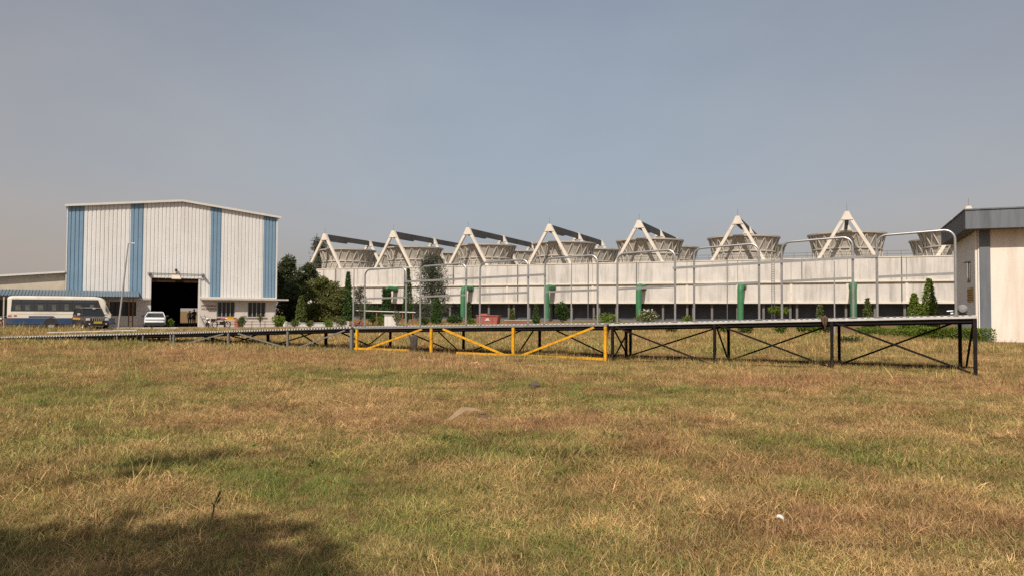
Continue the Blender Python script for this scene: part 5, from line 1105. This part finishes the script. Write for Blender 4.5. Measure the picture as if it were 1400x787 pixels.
# white low garden walls right of the shed
for px0, px1, Y0, Y1, lb in ((389, 403, 79.5, 80.5, 'short low white garden wall right of the bright round bush'), (406, 450, 79, 81, 'longer low white garden wall before the olive trees'), (452, 476, 81.5, 83, 'low white garden wall by the tall slim dark conifer')):
    a_, b2 = on_ground(px0, Y0), on_ground(px1, Y1); d = b2 - a_; gw = empty('garden_wall', a_, math.atan2(d.y, d.x)); tag(gw, lb, 'wall', 'low white walls in the garden')
    MB().span(0, d.length, -0.1, 0.1, 0, 0.42).build('wall', M['white_paint'], gw); MB().span(-0.05, d.length + 0.05, -0.15, 0.15, 0.422, 0.48).build('coping', M['trim'], gw)
    for x_ in (0.1, d.length - 0.1): MB().box((x_, 0, 0.3), (0.28, 0.28, 0.62)).build('pillar', M['white_paint'], gw)
# table with yellow crate, orange drum, sign under the shed windows
tb = on_ground(315, 75.2); tbl = empty('work_table', tb, WH_RZ); tag(tbl, 'plain work table under the left shed window', 'table')
MB().box((0, 0, 0.72), (1.2, 0.6, 0.05)).build('table_top', M['ledge'], tbl)
for x_ in (-0.54, 0.54):
    for y_ in (-0.24, 0.24): MB().box((x_, y_, 0.35), (0.06, 0.06, 0.69)).build('leg', M['dark_frame'], tbl)
MB().box((0, 0.1, 0.4), (0.9, 0.4, 0.02)).build('shelf', M['dark_frame'], tbl)
cr = empty('crate', (tb.x, tb.y, 0.747), WH_RZ); tag(cr, 'yellow plastic crate on the work table', 'crate')
for s in (-1, 1):
    MB().box((0, s * 0.2, 0.17), (0.60, 0.02, 0.34)).build('side', M['yellow_paint'], cr); MB().box((s * 0.29, 0, 0.17), (0.02, 0.38, 0.34)).build('end', M['yellow_paint'], cr)
MB().box((0, 0, 0.015), (0.56, 0.38, 0.02)).build('base', M['yellow_paint'], cr); MB().box((0, 0, 0.25), (0.54, 0.36, 0.1)).build('contents', M['cream'], cr)
dm = on_ground(325, 75.0); dr_ = empty('drum', dm); tag(dr_, 'orange-red round drum beside the work table', 'drum')
MB().lathe([(0, 0), (0.28, 0), (0.29, 0.05), (0.28, 0.28), (0.295, 0.30), (0.28, 0.32), (0.28, 0.56), (0.295, 0.58), (0.28, 0.60), (0.28, 0.86), (0.25, 0.88), (0, 0.87)], 18).build('body', M['red_paint'], dr_, True); MB().lathe([(0, 0.03), (0.04, 0.03), (0.04, 0)], 8, (0.15, 0, 0.87)).build('bung', M['chrome'], dr_)
# low pipe rail along the pavement
prl = empty('pipe_rail', WH_A + WH_U * wh_s(288, -4.4) - WH_N * 4.4, WH_RZ); tag(prl, 'low rusty pipe rail along the pavement before the shed windows', 'railing')
for z_ in (0.35, 0.62): MB().tube((0, 0, z_), (6.2, 0, z_), 0.022, 6).build('rail', M['rust_paint'], prl)
for k in range(6): MB().tube((0.05 + k * 1.22, 0, 0), (0.05 + k * 1.22, 0, 0.66), 0.025, 6).build('post', M['rust_paint'], prl)
# ladder of scrap leaning by the wall name, bottom left of it
ldp = WH_A + WH_U * wh_s(279, -0.5) - WH_N * 0.75
lad = empty('ladder', ldp, WH_RZ); tag(lad, 'short pale ladder leaning on the wall right of the doorway', 'ladder')
for x_ in (-0.2, 0.2): MB().beam((x_ + 0.25, -0.1, 0.03), (x_ - 0.15, 0.62, 1.25), 0.05, 0.07).build('stile', M['win_frame'], lad)
for k in range(4): f = 0.15 + k * 0.24; MB().beam((0.05 - 0.0 + 0.25 - 0.4 * f - 0.25, -0.1 + 0.72 * f, 0.03 + 1.22 * f), (0.45 - 0.4 * f, -0.1 + 0.72 * f, 0.03 + 1.22 * f), 0.04, 0.03).build('rung', M['win_frame'], lad)

# ------------------------------------------------------------------ litter in the near field
p = on_ground(640, 11.4); zg = float(gz(p.x, p.y)); cb = empty('cardboard_scrap', (p.x, p.y, zg + 0.05), 0.1); cb.scale = (0.95, 0.95, 1.0); tag(cb, 'torn folded piece of brown cardboard lying on the grass', 'cardboard')
for V_ in ([(-0.32, -0.10, 0.0), (-0.26, -0.14, -0.01), (-0.02, 0.0, 0.115), (-0.09, 0.05, 0.165)], [(-0.09, 0.055, 0.167), (-0.02, 0.004, 0.118), (0.06, -0.01, 0.10), (0.12, 0.02, 0.115), (0.28, 0.03, 0.085), (0.11, 0.09, 0.145)]):
    o = MB().add(V_, [tuple(range(len(V_)))]).build('sheet', M['card'], cb); o.modifiers.new('thick', 'SOLIDIFY').thickness = 0.007
o = MB().add([(0.15, -0.01, 0.02), (0.31, -0.02, 0.0), (0.33, 0.08, 0.03), (0.2, 0.1, 0.05)], [(0, 1, 2, 3)]).build('torn_strip', M['rag'], cb); o.modifiers.new('thick', 'SOLIDIFY').thickness = 0.007
p = on_ground(731, 15.8); q = random.Random(9); cl_ = MB().lathe([(0.0, 0.09), (0.06, 0.085), (0.10, 0.05), (0.11, 0.0), (0.08, -0.03)], 10); cl_.v = [(x_ * q.uniform(.7, 1.35), y_ * q.uniform(.7, 1.3), z_ * q.uniform(.7, 1.4)) for x_, y_, z_ in cl_.v]
o = cl_.build('clod', M['bark'], smooth=True); o.location = (p.x, p.y, float(gz(p.x, p.y)) + 0.05); tag(o, 'dark clod of earth lying in the grass before the yellow posts', 'clod')
p = on_ground(1065, 5.83); zg = float(gz(p.x, p.y)); V = []
for j in range(4):
    for i in range(6): V.append((-0.055 + i * 0.022, -0.028 + j * 0.018, 0.035 + 0.03 * math.sin(i * 0.62) + 0.012 * j - 0.006 * i))
o = MB().add(V, [(j * 6 + i, j * 6 + i + 1, (j + 1) * 6 + i + 1, (j + 1) * 6 + i) for j in range(3) for i in range(5)]).build('paper_scrap', M['paper'], smooth=True); o.location = (p.x, p.y, zg + 0.055); o.rotation_euler = (0.25, 0.1, -0.5); o.scale = (0.52, 0.30, 0.45); o.modifiers.new('thick', 'SOLIDIFY').thickness = 0.003; tag(o, 'small white curled paper scrap in the near grass', 'paper')
p = on_ground(303, 6.0); zg = float(gz(p.x, p.y)); wd_ = empty('weed_stalk', (p.x, p.y, zg)); tag(wd_, 'dark single grass stalk standing upright in the near left grass', 'weed')
MB().path([(-0.05, 0, 0), (-0.025, 0, 0.12), (0.02, 0, 0.24)], [0.006, 0.005, 0.003], 5).build('stem', M['leaf_dark'], wd_)
for k, (z_, dx) in enumerate(((0.05, -0.03), (0.09, 0.04), (0.14, 0.03))): MB().add([(-0.04 + z_ * 0.2, 0, z_), (-0.03 + z_ * 0.2 + dx * .5, 0.01, z_ + 0.05), (-0.03 + z_ * 0.2 + dx, 0, z_ + 0.09), (-0.036 + z_ * 0.2 + dx * .4, -0.01, z_ + 0.05)], [(0, 1, 2, 3)]).build('leaf', M['leaf_dark'], wd_)

# ------------------------------------------------------------------ the tree behind the viewpoint whose shade falls on the near left grass
q = random.Random(17); pts = []; limbs = []
TC = Vector((-7.0, -6.6, 0))
for k in range(34):
    d = Vector((q.gauss(0, 1), q.gauss(0, 1), q.gauss(0, .6))).normalized(); c = Vector((0, 0, 9)) + Vector((d.x * 3.2, d.y * 3.0, d.z * 1.7)) * q.random() ** 0.55
    pts += blob(q, c, (1.5, 1.5, 1.0), 760); limbs.append(((0, 0, 6.0), tuple(c), 0.10, 0.02))
for k in range(5):
    c = Vector((0.62 + 0.13 * k, 5.4 + 0.26 * k, 9.2)); pts += blob(q, c, (0.11, 0.19, 0.1), 11)
limbs.append(((0, 0, 7), (1.2, 6.5, 9.2), 0.03, 0.02))
plant('tree', 'large leafy tree behind the viewpoint shading the near left grass', 'tree', TC, [(0, 0, -0.2), (0.1, 0.05, 3), (0, 0, 6), (0.1, 0.1, 9)], [0.34, 0.28, 0.22, 0.08], limbs, pts, 0.30, M['leaf_olive'], 99, 0.3, 1.9)
